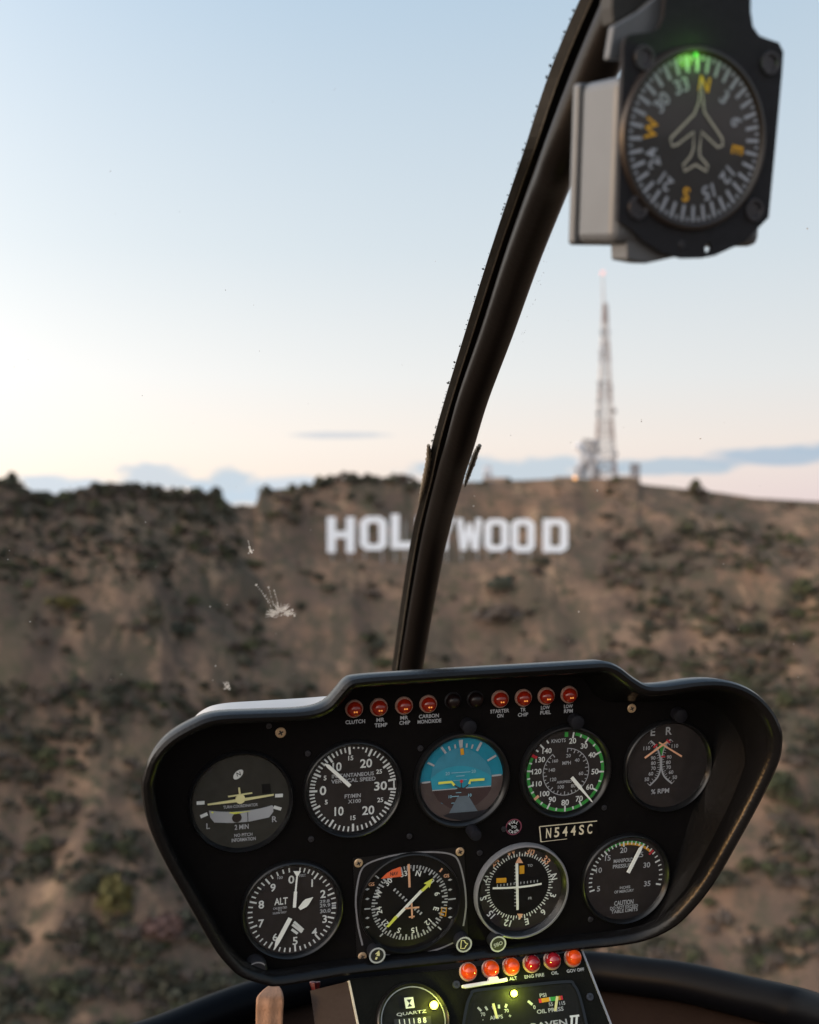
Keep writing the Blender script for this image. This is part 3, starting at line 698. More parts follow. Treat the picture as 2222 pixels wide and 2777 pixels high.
for i in range(60): pts.append((random.uniform(0, 2222), random.uniform(900, 1850) if random.random() < .85 else random.uniform(100, 900)))
for i in range(26): t = random.random(); pts.append((1500 - 90 * t + random.uniform(-6, 6), 640 + 300 * t))
for i, (px, py) in enumerate(pts):
    c, d = on_glass(px, py)
    if c is None or 1000 < px < 1000 + 0: continue
    e1 = d.cross(Vector((0, 0, 1))).normalized(); e2 = e1.cross(d).normalized(); r_ = (random.uniform(1.4, 2.8) if i < 22 else random.uniform(.5, 1.4)) * c.y / FPX
    sp.add([c + (e1 * math.cos(a) * random.uniform(.6, 1.1) + e2 * math.sin(a) * random.uniform(.6, 1.1)) * r_ for a in (0, 1.05, 2.1, 3.14, 4.2, 5.2)], [(0, 1, 2, 3, 4, 5)])
tag(obj('dust_specks', sp, M['speck']), 'tiny dust specks on the windshield', None, None, 'stuff')

# ---- instrument panel
PU = Vector((.9655, .2588, .022)); PV = Vector((-.008, -.158, .986))
P0 = Frame(ray(793, 2468), PU, PV)
PAN = Frame(P0.o, PU, PV); c_ = PAN.hit(1265, 2190); PAN = Frame(PAN.o + PAN.u * c_.x + PAN.v * c_.y, PU, PV)
IP = thing('instrument_panel', 'black mushroom shaped instrument panel with a deep rounded hood', 'instrument panel', PAN.mtx())
S_ = 1 / .77633
# stations round the hood: lip silhouette, lip height over the face, inner edge on the face (1725-wide photo scale)
ST = [(299, 1665, .030, 325, 1665), (303, 1635, .031, 328, 1640), (317, 1595, .032, 342, 1600), (350, 1556, .033, 372, 1566), (402, 1524, .034, 420, 1540), (455, 1505, .034, 465, 1526), (545, 1500, .034, 550, 1520), (640, 1496, .034, 645, 1516),
      (684, 1484, .034, 696, 1502), (709, 1459, .035, 722, 1476), (730, 1436, .036, 744, 1456), (760, 1426, .036, 768, 1447), (870, 1418, .038, 875, 1440), (980, 1411, .040, 985, 1433), (1120, 1403, .042, 1120, 1424), (1240, 1396, .044, 1212, 1424),
      (1280, 1395, .046, 1236, 1440), (1308, 1406, .048, 1252, 1462), (1337, 1428, .05, 1280, 1477), (1366, 1443, .052, 1330, 1478), (1405, 1443, .055, 1381, 1477), (1470, 1434, .058, 1440, 1474), (1520, 1433, .060, 1478, 1474), (1563, 1443, .062, 1500, 1484), (1600, 1464, .064, 1514, 1505),
      (1630, 1497, .066, 1521, 1534), (1647, 1533, .068, 1524, 1565), (1650, 1562, .068, 1524, 1600), (1642, 1606, .066, 1518, 1645), (1607, 1681, .060, 1500, 1705), (1553, 1780, .052, 1468, 1790), (1508, 1857, .044, 1436, 1860), (1463, 1915, .036, 1405, 1906), (1418, 1956, .028, 1370, 1940), (1359, 1983, .020, 1320, 1966), (1292, 1995, .014, 1265, 1980),
      (1228, 2001, .010, 1210, 1986), (1100, 2016, .008, 1095, 2000), (900, 2036, .008, 898, 2020), (729, 2056, .010, 735, 2038), (685, 2063, .012, 690, 2044), (587, 2079, .016, 592, 2059), (550, 2074, .018, 560, 2054), (508, 2060, .020, 524, 2040), (482, 2039, .021, 500, 2020), (450, 1999, .022, 470, 1984), (401, 1914, .024, 422, 1902), (344, 1812, .027, 367, 1804), (311, 1735, .029, 334, 1730)]
rows = []
for lx, ly, off, ix, iy in ST:
    I = PAN.hit(ix * S_, iy * S_, 0.0); Lp = PAN.hit(lx * S_, ly * S_, off); rows.append((Lp.x, Lp.y, off, I.x, I.y))
NS = 200
Lc = crom([(r_[0], r_[1], r_[2]) for r_ in rows], NS, True); Ic = crom([(r_[3], r_[4], 0) for r_ in rows], NS, True)
inner_loop = []
hm = MB(); prof_n = 10
for i in range(NS):
    l, I = Lc[i], Ic[i]; a, b = Lc[i - 1], Lc[(i + 1) % NS]; t = (Vector((b.x, b.y)) - Vector((a.x, a.y))).normalized(); e = Vector((t.y, -t.x))
    if e.dot(Vector((l.x, l.y)) - Vector((.03, -.02))) < 0: e = -e
    e = Vector((e.x, e.y, 0)); n_ = Vector((0, 0, 1)); L0 = Vector((l.x, l.y, 0)); h = l.z; inner_loop.append((I.x, I.y))
    mid = (Vector((I.x, I.y, 0)) * .45 + (L0 - e * .010) * .55)
    for p in (Vector((I.x, I.y, 0)), mid + n_ * h * .42, L0 - e * .0105 + n_ * (h - .009), L0 - e * .0088 + n_ * (h - .003), L0 - e * .0064 + n_ * (h + .0006), L0 - e * .0034 + n_ * (h + .0015), L0 - e * .0010 + n_ * (h + .0001), L0 + n_ * (h - .0042), L0 - e * .003 + n_ * (h - .02), L0 - e * .026 + n_ * (h - .075)):
        hm.v.append(tuple(p))
for i in range(NS):
    j = (i + 1) % NS
    for k_ in range(prof_n - 1): hm.f.append((i * prof_n + k_, j * prof_n + k_, j * prof_n + k_ + 1, i * prof_n + k_ + 1))
bmh = bmesh.new(); mh = hm.mesh('hood'); bmh.from_mesh(mh); bmesh.ops.recalc_face_normals(bmh, faces=bmh.faces); bmh.to_mesh(mh); bmh.free()
obj('hood', mh, M['hood'], IP, True)
mb = MB(); mb.poly(inner_loop, .0002, .004); obj('face_plate', mb, M['panel'], IP)
# white cowl lying on the hood behind the lip
cw_lo = [(392, 1548), (420, 1533), (455, 1516), (545, 1511), (640, 1507), (690, 1494), (706, 1476)]
cw_hi = [(395, 1527), (424, 1497), (466, 1481.5), (560, 1474.5), (640, 1469.5), (690, 1465.5), (712, 1464)]
A = crom([(*PAN.hit(x * S_, y * S_, -.006), -.006) for x, y in cw_lo], 40); B = crom([(*PAN.hit(x * S_, y * S_, -.055), -.055) for x, y in cw_hi], 40)
m_ = MB()
for a, b in zip(A, B):
    for t in (0, .33, .66, 1.0):
        p = a.lerp(b, t); m_.v.append((p.x, p.y + .0015 * math.sin(math.pi * t), p.z))
    m_.v.append((b.x, b.y - .025, b.z)); m_.v.append((a.x, a.y - .012, a.z - .012))
for i in range(40):
    for j in range(6): m_.f.append((i * 6 + j, (i + 1) * 6 + j, (i + 1) * 6 + (j + 1) % 6, i * 6 + (j + 1) % 6))
m_.f += [tuple(range(6))[::-1], tuple(range(240, 246))]
mc = m_.mesh('cowl_top'); bmh = bmesh.new(); bmh.from_mesh(mc); bmesh.ops.recalc_face_normals(bmh, faces=bmh.faces); bmh.to_mesh(mc); bmh.free()
obj('cowl_top', mc, M['whitecowl'], IP, True)
def local(parent_frame, px, py, off=0.0): return parent_frame.hit(px, py, off)
def screw(parent, c, r_, m, z=0.0):
    mb = MB(); mb.lathe([(r_, 0), (r_, .0006), (r_ * .85, .0012), (r_ * .5, .0013), (.0001, .0013)], c, z, 20)
    o = obj('screw', mb, m, parent, True)
    s_ = MB()
    for a in (25, 115): s_.line((c[0] - r_ * .5 * math.cos(R(a)), c[1] - r_ * .5 * math.sin(R(a))), (c[0] + r_ * .5 * math.cos(R(a)), c[1] + r_ * .5 * math.sin(R(a))), r_ * .28, z + .00145)
    obj('screw_slot', s_, M['knob'], o)
for x, y, r_ in ((591, 1542, .0041), (1330, 1491, .0038), (1199, 1977, .0038)): screw(IP, PAN.hit(x * S_, y * S_), r_, M['brass'])
for x, y in ((566, 1528), (648, 1586), (862, 1760), (885, 1575), (1061, 1745), (1272, 1700), (1495, 1600), (1478, 1828), (1243, 1935), (1424, 1925), (440, 1620), (655, 1766), (552, 1870), (1010, 1795)):
    screw(IP, PAN.hit(x * S_, y * S_), .0024, M['darkscrew'])
for x, y in ((990, 1532), (1217, 1522), (1435, 1508)):          # eyebrow lamps above the dials
    c = PAN.hit(x * S_, y * S_, .009); mb = MB(); mb.lathe([(.0056, 0), (.0060, .007), (.0056, .009), (.004, .0098), (.0001, .0100)], c, 0, 24); obj('post_light', mb, M['postlight'], IP, True)
c = PAN.hit(540 * S_, 2041 * S_, .008); mb = MB(); mb.lathe([(.009, 0), (.0085, .01), (.007, .012), (.0001, .012)], c, 0, 28); o = obj('knob', mb, M['knob'], IP, True)
mb = MB(); mb.ring(c, .0074, .0084, .0123, -100, 50); obj('knob_glint', mb, M['steel'], o)  # glint on the dark knob, painted as a pale partial arc
# registration plate
mb = MB(); q = [PAN.hit(x * S_, y * S_) for x, y in ((1135, 1739), (1256, 1727), (1259, 1757), (1138, 1771))]; mb.poly(q, .0012, .001); RP = obj('registration_plate', mb, M['panel'], IP)
mb = MB(); mb.line(q[0], q[1], .0008, .0014); mb.line(q[0], q[3], .0009, .0014); mb.line(q[3], (Vector(q[3]) * .55 + Vector(q[2]) * .45), .0005, .0014); obj('plate_edge', mb, M['placard'], RP)
mb = MB(); kk = (Vector(q[1]) - Vector(q[0])).length / 121
for i, ch in enumerate('N544SC'): mb.text(ch, PAN.hit((1154 + i * 17.3) * S_, (1752.5 - i * 1.75) * S_), 20.5 * kk, .0015, 10.5 * kk)
obj('plate_lettering', mb, M['placard'], RP)
c = PAN.hit(1081 * S_, 1740 * S_); mb = MB(); mb.disc(c, .0068, .0008, 32, .0006); CG = obj('cage_placard', mb, M['panel'], IP)
mb = MB(); mb.ring(c, .0060, .0069, .0010); obj('placard_rim', mb, M['purple'], CG)
mb = MB()
for i, ch in enumerate('PULL'): a = R(-48 + i * 30); mb.text(ch, (c[0] + .0044 * math.sin(a), c[1] + .0044 * math.cos(a)), .0024, .0011, rot=-math.degrees(a))
for i, ch in enumerate('CAGE'): a = R(228 - i * 32); mb.text(ch, (c[0] + .0044 * math.sin(a), c[1] + .0044 * math.cos(a)), .0024, .0011, rot=180 - math.degrees(a))
mb.text('TO', c, .0024, .0011); obj('placard_lettering', mb, M['white'], CG)

# ---- gauges
ZD = .0016
class Gauge:
    def __init__(s, name, label, crop, ctr, frame=PAN, cat='gauge', off=ZD, group=None, scale=None):
        s.f = frame; s.crop = crop; s.off = off; s.c = frame.hit(crop[0] + ctr[0] / crop[2], crop[1] + ctr[1] / crop[2], off)
        s.o = thing(name, label, cat, frame.mtx(s.c.x, s.c.y), group); s.ctr = ctr
        s.k = (s.L(ctr[0] + 50, ctr[1]) - s.L(ctr[0] - 50, ctr[1])).length / 100; s.ky = (s.L(ctr[0], ctr[1] + 50) - s.L(ctr[0], ctr[1] - 50)).length / 100
    def L(s, x, y): return s.f.hit(s.crop[0] + x / s.crop[2], s.crop[1] + y / s.crop[2], s.off) - s.c
    def ang(s, x, y, about=None):
        p = s.L(x, y) - (about if about is not None else Vector((0, 0))); return math.degrees(math.atan2(p.x, p.y))
    def part(s, name, mb, m, parent=None, smooth=False): return obj(name, mb, M[m] if isinstance(m, str) else m, parent or s.o, smooth)
    def body(s, r_out, r_in, m='dial', rim=None, hgt=.0048):
        r_in += .0008
        mb = MB(); mb.lathe([(r_out, 0), (r_out, hgt * .55), (r_out - .0012, hgt), ((r_out + r_in) / 2, hgt * 1.06), (r_in + .0006, hgt * .8), (r_in, hgt * .5), (r_in - .0008, ZD * .6)], (0, 0), 0, 72); s.part('bezel', mb, rim or 'bezel', None, True)
        mb = MB(); mb.disc((0, 0), r_in, ZD * .75, 72, ZD * .6); s.part('dial_face', mb, m)
        mb = MB(); mb.disc((0, 0), r_in + .0004, hgt * .62, 48, .0006); s.part('cover_glass', mb, 'glass')
        s.r_in = r_in; s.r_out = r_out
    def lines(s, name, segs, m, z=ZD, th=0.0, parent=None):
        mb = MB()
        for sg in segs:
            x0, y0, x1, y1, wd = sg[:5]; mb.line(s.L(x0, y0), s.L(x1, y1), wd * s.ky, z, th, (sg[5] * s.ky) if len(sg) > 5 else None)
        return s.part(name, mb, m, parent)
    def polys(s, name, pls, m, z=ZD, th=0.0, parent=None):
        mb = MB()
        for p in pls: mb.poly([s.L(x, y) for x, y in p], z, th)
        return s.part(name, mb, m, parent)
    def texts(s, name, items, m, z=ZD, parent=None):
        mb = MB()
        for it in items:
            t, x, y, h = it[:4]; wd = it[4] * s.k if len(it) > 4 and it[4] else None; rot = it[5] if len(it) > 5 else 0
            mb.text(t, s.L(x, y), h * s.ky, z, wd, rot)
        return s.part(name, mb, m, parent)
def radial(mb, angs, r0, r1, wd, z=ZD, c=(0, 0)):
    for a in angs: x, y = math.sin(R(a)), math.cos(R(a)); mb.line((c[0] + x * r0, c[1] + y * r0), (c[0] + x * r1, c[1] + y * r1), wd, z)
def sub(anchors, n):
    out = []
    for a, b in zip(anchors[:-1], anchors[1:]):
        d = (b - a + 540) % 360 - 180
        out += [a + d * i / n for i in range(1, n)]
    return out
GR = None
# turn coordinator
g = Gauge('turn_coordinator', 'turn gauge with yellow airplane bar over a white liquid tube, leftmost in upper row', (500, 2020, 5.3906), (835, 832))
g.body(.0405, .0368, 'dial_grey')
g.polys('warning_flag', [[(1130, 575), (1258, 565), (1268, 700), (1140, 712)]], 'strip', ZD + .0001)
mb = MB(); c = g.L(790, 433); pts = []
for i in range(24):
    a = 2 * math.pi * i / 24; x, y = 88 * g.k * math.cos(a), 52 * g.k * math.sin(a); pts.append((c.x + x * math.cos(R(45)) - y * math.sin(R(45)), c.y + x * math.sin(R(45)) + y * math.cos(R(45))))
mb.poly(pts, ZD + .0001); lg = g.part('maker_emblem', mb, 'white'); g.texts('emblem_letter', [('N', 795, 425, 60, None, 15)], 'dial_grey', ZD + .0002, lg)
g.lines('index_marks', [(182, 852, 298, 845, 52), (1328, 744, 1442, 738, 50), (238, 1052, 340, 1008, 48), (1308, 908, 1418, 940, 46)], 'white')
pl = g.lines('airplane_bar', [(340, 867, 818, 802, 22, 44), (818, 802, 1305, 722, 44, 22), (640, 750, 992, 696, 20), (800, 620, 812, 730, 24)], 'cream', ZD + .0012, .0006)
mb = MB(); mb.disc(g.L(818, 785), 70 * g.k, ZD + .0014, 28, .001); g.part('airplane_hub', mb, 'cream', pl)
tb = g.polys('liquid_tube', [[(362, 960), (520, 975), (700, 980), (960, 955), (1130, 925), (1285, 882), (1302, 900), (1300, 975), (1240, 1055), (950, 1118), (700, 1138), (440, 1132), (380, 1060)]], 'tube', ZD + .0006, .0006)
g.lines('tube_line', [(926, 980, 930, 1118, 10)], 'knob', ZD + .0008, 0, tb)
mb = MB(); mb.disc(g.L(768, 1062), 70 * g.k, ZD + .0009, 28, .0004); g.part('slip_ball', mb, 'ball', tb)
g.lines('tube_led_glint', [(660, 985, 750, 990, 14, 30), (750, 990, 830, 980, 30, 16), (830, 980, 960, 962, 12, 6), (395, 978, 425, 985, 22)], 'yellow', ZD + .001, 0, tb)  # reflection of the LED on the tube, painted as yellow strokes
g.texts('dial_lettering', [('L', 350, 1188, 82), ('R', 1320, 1085, 86), ('2 MIN', 840, 1198, 72, 205), ('NO PITCH', 865, 1315, 48, 265), ('INFORMATION', 870, 1382, 52, 352)], 'dimwhite')
g.texts('title_lettering', [('TURN COORDINATOR', 825, 893, 44, 505)], 'dimwhite')
# vertical speed
g = Gauge('vertical_speed_gauge', 'black vertical speed gauge with white needle pointing up left, second in the upper row', (810, 1990, 5.75), (852, 862))
g.body(.0398, .0352)
up = [g.ang(*p) for p in ((200, 900), (295, 648), (485, 385), (797, 265), (1115, 305), (1370, 495), (1455, 718))]; dn = [g.ang(*p) for p in ((200, 900), (315, 1135), (530, 1365), (850, 1440), (1170, 1330), (1395, 1090), (1460, 860))]
mb = MB(); ro = .0346; radial(mb, up + dn[1:], ro - .0062, ro, .0017); radial(mb, sub(up[:4], 5) + sub(up[4:], 5) + sub(dn, 5) + [up[3] + 24], ro - .0041, ro, .0012)
for i in (1, 2, 3): a = R(up[3] + (up[4] - up[3]) * i / 5); mb.disc((ro * .965 * math.sin(a), ro * .965 * math.cos(a)), .0008, ZD, 8)
a_, b_ = R(up[6]), R(dn[6]); mb.line((ro * .955 * math.sin(a_), ro * .955 * math.cos(a_)), (ro * .955 * math.sin(b_), ro * .955 * math.cos(b_)), .0012, ZD)
g.part('scale_marks', mb, 'white')
g.texts('numerals', [('10', 600, 515, 138, 140), ('20', 1055, 460, 138, 185), ('30', 1280, 812, 138, 200), ('0', 382, 886, 142, 100), ('10', 632, 1208, 142, 140), ('20', 1088, 1192, 142, 190), ('15', 815, 378, 72), ('25', 1257, 588, 70), ('5', 414, 690, 72), ('5', 433, 1066, 72), ('15', 850, 1310, 72), ('25', 1275, 1030, 72)], 'white')
g.texts('dial_lettering', [('INSTANTANEOUS', 850, 640, 62, 650), ('VERTICAL SPEED', 858, 722, 62, 690), ('FT/MIN', 845, 968, 62, 250), ('X100', 872, 1050, 60, 200)], 'dimwhite')
g.lines('needle', [(795, 800, 455, 490, 52), (455, 490, 400, 455, 52, 8)], 'pale', ZD + .0025, .0008)
# attitude indicator
g = Gauge('attitude_indicator', 'artificial horizon with blue sky over brown earth and yellow wing bars', (1120, 1960, 6.1607), (822, 950))
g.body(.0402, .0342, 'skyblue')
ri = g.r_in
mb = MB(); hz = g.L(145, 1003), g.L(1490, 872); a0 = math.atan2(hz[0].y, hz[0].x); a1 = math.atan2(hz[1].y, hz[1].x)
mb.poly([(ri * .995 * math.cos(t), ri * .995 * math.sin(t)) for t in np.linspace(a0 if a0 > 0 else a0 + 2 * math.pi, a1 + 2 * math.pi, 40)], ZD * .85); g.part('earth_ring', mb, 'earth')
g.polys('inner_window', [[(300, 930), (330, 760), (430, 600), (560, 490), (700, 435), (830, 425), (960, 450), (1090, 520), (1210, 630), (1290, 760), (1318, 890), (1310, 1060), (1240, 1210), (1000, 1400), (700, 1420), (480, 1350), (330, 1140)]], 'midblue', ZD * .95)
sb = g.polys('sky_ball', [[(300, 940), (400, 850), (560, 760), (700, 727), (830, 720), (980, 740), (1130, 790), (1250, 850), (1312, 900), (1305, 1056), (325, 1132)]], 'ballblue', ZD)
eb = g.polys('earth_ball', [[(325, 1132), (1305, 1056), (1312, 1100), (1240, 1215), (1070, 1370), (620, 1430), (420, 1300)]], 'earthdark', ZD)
g.polys('lower_mask', [[(500, 1555), (605, 1510), (1080, 1475), (1240, 1440), (1150, 1540), (1000, 1610), (820, 1632), (640, 1600)]], 'knob', ZD + .0003)
g.polys('runway_mark', [[(752, 1226), (925, 1214), (1082, 1474), (604, 1511)]], 'runway', ZD + .0002)
g.lines('horizon_line', [(148, 1003, 292, 988, 28), (1318, 885, 1480, 868, 28), (325, 1132, 735, 1100, 16), (885, 1088, 1305, 1056, 16)], 'dimwhite', ZD + .0002)
g.lines('bank_marks', [(800, 285, 806, 415, 70, 48), (475, 405, 550, 508, 36), (1143, 325, 1070, 468, 40), (700, 362, 712, 428, 28), (596, 392, 622, 460, 28), (902, 345, 896, 414, 28), (1002, 362, 982, 432, 28), (250, 665, 358, 720, 32), (1390, 545, 1248, 632, 34)], 'dimwhite', ZD + .0002)
g.lines('bank_pointer', [(818, 425, 826, 535, 56)], 'amber', ZD + .0004)
mb = MB(); mb.pline([g.L(415, 996), g.L(635, 974), g.L(682, 1032)], 40 * g.k, ZD + .002); mb.pline([g.L(930, 1008), g.L(948, 948), g.L(1185, 930)], 40 * g.k, ZD + .002); wb_ = g.part('wing_bars', mb, 'yellow')
g.lines('bar_legs', [(684, 1036, 790, 1092, 18), (918, 1022, 820, 1100, 18), (798, 975, 802, 1110, 16)], 'earthdark', ZD + .0018, 0, wb_)
g.polys('leg_base', [[(730, 1100), (800, 1075), (880, 1090), (905, 1215), (745, 1225)]], 'earthdark', ZD + .0005)
mb = MB(); mb.disc(g.L(800, 962), 27 * g.k, ZD + .0021, 16); g.part('centre_dot', mb, 'red', wb_)
g.lines('pitch_lines', [(640, 836, 960, 815, 12), (720, 890, 860, 880, 14), (670, 962, 900, 944, 10), (715, 1165, 805, 1160, 12), (650, 1230, 765, 1222, 14), (640, 1340, 690, 1336, 12)], 'bluegrey', ZD + .0006)
g.texts('pitch_numerals', [('20', 578, 846, 55), ('20', 1012, 806, 55), ('10', 622, 1232, 50), ('10', 950, 1205, 50)], 'bluegrey', ZD + .0006)
c = g.L(960, 1760); mb = MB(); mb.lathe([(100 * g.k, 0), (100 * g.k, .010), (88 * g.k, .013), (.0001, .0134)], c, .004, 28); g.part('cage_knob', mb, 'postlight', None, True)
# airspeed
g = Gauge('airspeed_gauge', 'airspeed gauge with a green arc round its rim and a white needle', (1400, 1930, 6.1607), (828, 1007))
g.body(.0400, .0345); ro = .0338
AN = [g.ang(*p) for p in ((960, 375), (1200, 450), (1390, 682), (1450, 1000), (1340, 1315), (1085, 1560), (815, 1640), (540, 1580), (345, 1435), (240, 1245), (210, 995), (290, 742), (410, 560))]
AN = [a % 360 for a in AN]
mb = MB(); mb.ring((0, 0), ro - .0026, ro, ZD, AN[0] + 3, AN[11] - 3); g.part('green_arc', mb, 'green')
mb = MB(); radial(mb, [AN[0] - 11], ro - .004, ro, .003); g.part('arc_start_mark', mb, 'green')
mb = MB(); radial(mb, AN[:8] + AN[9:11] + AN[12:], ro - .0052, ro, .0014, ZD + .0001); radial(mb, sub(AN, 2), ro - .0030, ro - .0005, .0013, ZD + .0001); radial(mb, [AN[12] + 11], ro - .004, ro - .001, .0012); g.part('scale_marks', mb, 'white')
mb = MB(); radial(mb, [AN[11]], ro - .005, ro, .0024, ZD + .0001); g.part('red_limit_mark', mb, 'red')
mb = MB(); radial(mb, [AN[8]], ro - .0045, ro + .0002, .0024, ZD + .0001); g.part('orange_mark', mb, 'peach')
g.texts('numerals', [('20', 945, 487, 92), ('30', 1138, 572, 92), ('40', 1268, 722, 92), ('50', 1318, 1000, 95), ('60', 1230, 1257, 95), ('70', 1055, 1452, 95), ('80', 820, 1517, 98), ('90', 605, 1467, 95), ('100', 480, 1370, 90), ('110', 352, 1206, 90), ('120', 346, 1000, 90), ('130', 405, 802, 90), ('140', 517, 655, 88)], 'white')
ci = g.L(835, 1005); rI = 385 * g.k
mb = MB(); mb.ring(ci, rI - .0007, rI, ZD, 2, 322); radial(mb, [2 + 320 / 32 * i for i in range(33)], rI - .0022, rI, .0007, ZD, ci); radial(mb, [2 + 20 * i for i in range(17)], rI - .0036, rI, .0008, ZD, ci)
g.part('inner_scale', mb, 'dimwhite')
g.texts('inner_numerals', [('20', 875, 735, 60), ('40', 1020, 810, 60), ('60', 1085, 1030, 60), ('80', 955, 1237, 60), ('100', 750, 1257, 60), ('120', 620, 1132, 60), ('140', 600, 975, 60), ('160', 655, 822, 55)], 'dimwhite')
g.texts('dial_lettering', [('KNOTS', 712, 485, 62, 235), ('MPH', 845, 856, 60, 140), ('AIRSPEED', 805, 1172, 44, 250)], 'dimwhite')
g.lines('needle', [(915, 1085, 1060, 1260, 56, 60), (1060, 1260, 1240, 1472, 46, 22), (1240, 1472, 1258, 1494, 22, 6)], 'pale', ZD + .0025, .0008)
# tachometer
g = Gauge('tachometer', 'dual tachometer with two crossed pale needles, rightmost in the upper row', (1660, 1900, 3.59375), (545, 635))
g.body(.0402, .0360, 'dial')
g.texts('dial_lettering', [('E', 400, 305, 76), ('R', 555, 295, 76), ('% RPM', 470, 882, 48, 175)], 'dimwhite')
le = [(378, 392), (430, 445), (462, 520), (474, 600), (470, 680), (440, 752), (368, 828)]; re_ = [(572, 378), (520, 440), (490, 520), (482, 600), (488, 680), (515, 745), (585, 808)]
for nm, pl in (('engine_scale', le), ('rotor_scale', re_)):
    P_ = [Vector(p[:2]) for p in crom([(*g.L(*p), 0) for p in pl], 40)]; mb = MB(); mb.pline(P_, 15 * g.k, ZD); sgn = -1 if nm[0] == 'e' else 1
    for i in range(0, 41, 2):
        d = (P_[min(i + 1, 40)] - P_[max(i - 1, 0)]).normalized(); e = Vector((-d.y, d.x)); e = e if e.x * sgn > 0 else -e; mb.line(P_[i], P_[i] + e * (34 if i % 4 == 0 else 24) * g.k, 5 * g.k, ZD)
    g.part(nm, mb, 'dimwhite')
g.texts('numerals', [('110', 340, 464, 38), ('90', 402, 560, 36), ('80', 404, 610, 36), ('70', 404, 660, 36), ('60', 380, 712, 36), ('50', 340, 767, 36), ('110', 614, 442, 38), ('90', 558, 550, 36), ('80', 550, 602, 36), ('70', 552, 650, 36), ('60', 576, 697, 36), ('50', 612, 747, 36)], 'dimwhite')
g.polys('green_band', [[(452, 425), (520, 410), (498, 480), (482, 545), (468, 480)]], 'green', ZD + .0001)
g.lines('red_marks', [(405, 458, 440, 425, 20), (532, 382, 565, 408, 20), (478, 545, 518, 545, 14)], 'red', ZD + .0002)
g.lines('engine_needle', [(312, 552, 530, 394, 16, 14)], 'peach', ZD + .002, .0006); g.lines('rotor_needle', [(665, 533, 446, 398, 16, 14)], 'peach', ZD + .003, .0006)
# altimeter
g = Gauge('altimeter', 'black altimeter with a long white needle, leftmost in the lower row', (640, 2320, 5.75), (882, 850))
g.body(.0408, .0362); ro = .0349
g.c0 = None
tk = [g.ang(*p) for p in ((925, 250), (1245, 330), (1480, 605), (1495, 970), (1290, 1290), (925, 1450), (550, 1385), (295, 1105), (280, 735), (500, 410), (925, 250))]
mb = MB(); radial(mb, tk[1:10], ro - .0056, ro, .0014); radial(mb, sub(tk, 5), ro - .0036, ro, .0011); g.part('scale_marks', mb, 'white')
g.texts('numerals', [('0', 866, 375, 124, 92), ('1', 1190, 430, 118), ('2', 1360, 600, 124), ('3', 1385, 990, 124), ('4', 1225, 1192, 118), ('5', 925, 1332, 126), ('6', 612, 1275, 118), ('7', 395, 1060, 124), ('8', 397, 766, 126), ('9', 580, 502, 122)], 'white')
g.texts('dial_lettering', [('ALT', 705, 713, 108, 205)], 'white'); g.texts('small_lettering', [('CALIBRATED', 690, 818, 34, 215), ('TO', 685, 856, 30), ('20,000 FEET', 682, 896, 34, 215), ('100', 690, 345, 44), ('FEET', 1040, 312, 40, 105)], 'dimwhite')
kw = g.polys('pressure_window', [[(1305, 700), (1480, 675), (1490, 890), (1310, 900)]], 'knob', ZD + .0001)
g.texts('pressure_digits', [('29.8', 1385, 712, 50, 155), ('29.9', 1390, 776, 54, 165), ('30.0', 1395, 862, 60, 165)], 'dimwhite', ZD + .0002, kw)
g.lines('window_index', [(1498, 782, 1560, 780, 34)], 'dimwhite', ZD + .0001)
nd = g.lines('long_needle', [(904, 786, 922, 540, 46), (922, 540, 944, 310, 24)], 'pale', ZD + .003, .0006); g.polys('needle_tip', [[(888, 222), (1004, 222), (945, 320)]], 'pale', ZD + .0031, .0006, nd)
g.lines('hundreds_needle', [(842, 960, 640, 1335, 62), (640, 1335, 596, 1445, 62, 8)], 'pale', ZD + .0024, .0006)
g.polys('diamond_needle', [[(970, 800), (1040, 705), (1080, 670), (1200, 636), (1130, 752), (1098, 785), (1000, 836)]], 'pale', ZD + .0018, .0005)
mb = MB()
for x0, y0, x1, y1 in ((905, 1030, 1052, 1160), (880, 1072, 1032, 1192), (868, 1148, 962, 1216)): mb.line(g.L(x0, y0), g.L(x1, y1), 40 * g.k, ZD + .0004)
g.part('striped_flag', mb, 'white')
# heading / situation indicator
g = Gauge('heading_indicator', 'square framed compass gauge with a yellow course arrow and red flag', (940, 2280, 4.7917), (825, 805))
mb = MB(); mb.poly([g.L(x, y) for x, y in ((88, 232), (1532, 84), (1590, 1375), (140, 1570))], .0008, .0006); g.part('mounting_plate', mb, 'bezel')
mb = MB(); out = [(210, 1362), (160, 1150), (138, 1000), (122, 800), (140, 600), (188, 400), (290, 295), (560, 205), (850, 162), (1150, 150), (1375, 185), (1468, 290), (1535, 560), (1556, 800), (1545, 960), (1520, 1112)]
mb.pline([Vector(p[:2]) for p in crom([(*g.L(*p), 0) for p in out], 90)], 22 * g.k, .0012); mb.pline([Vector(p[:2]) for p in crom([(*g.L(*p), 0) for p in ((455, 1488), (700, 1495), (980, 1465), (1200, 1410), (1390, 1330))], 30)], 22 * g.k, .0012); g.part('frame_line', mb, 'steel')
mb = MB(); mb.disc((0, 0), 640 * g.k, .0011, 64, .0003); g.part('dial_face', mb, M['bezel'])
mb = MB(); mb.lathe([(660 * g.k, .0008), (655 * g.k, .004), (640 * g.k, .0045), (620 * g.k, .0012)], (0, 0), 0, 64); g.part('bezel', mb, 'bezel', None, True)
mb = MB(); mb.disc((0, 0), 625 * g.k, .0042, 48, .0005); g.part('cover_glass', mb, 'glass')
a0 = g.ang(935, 425); ro = 492 * g.k
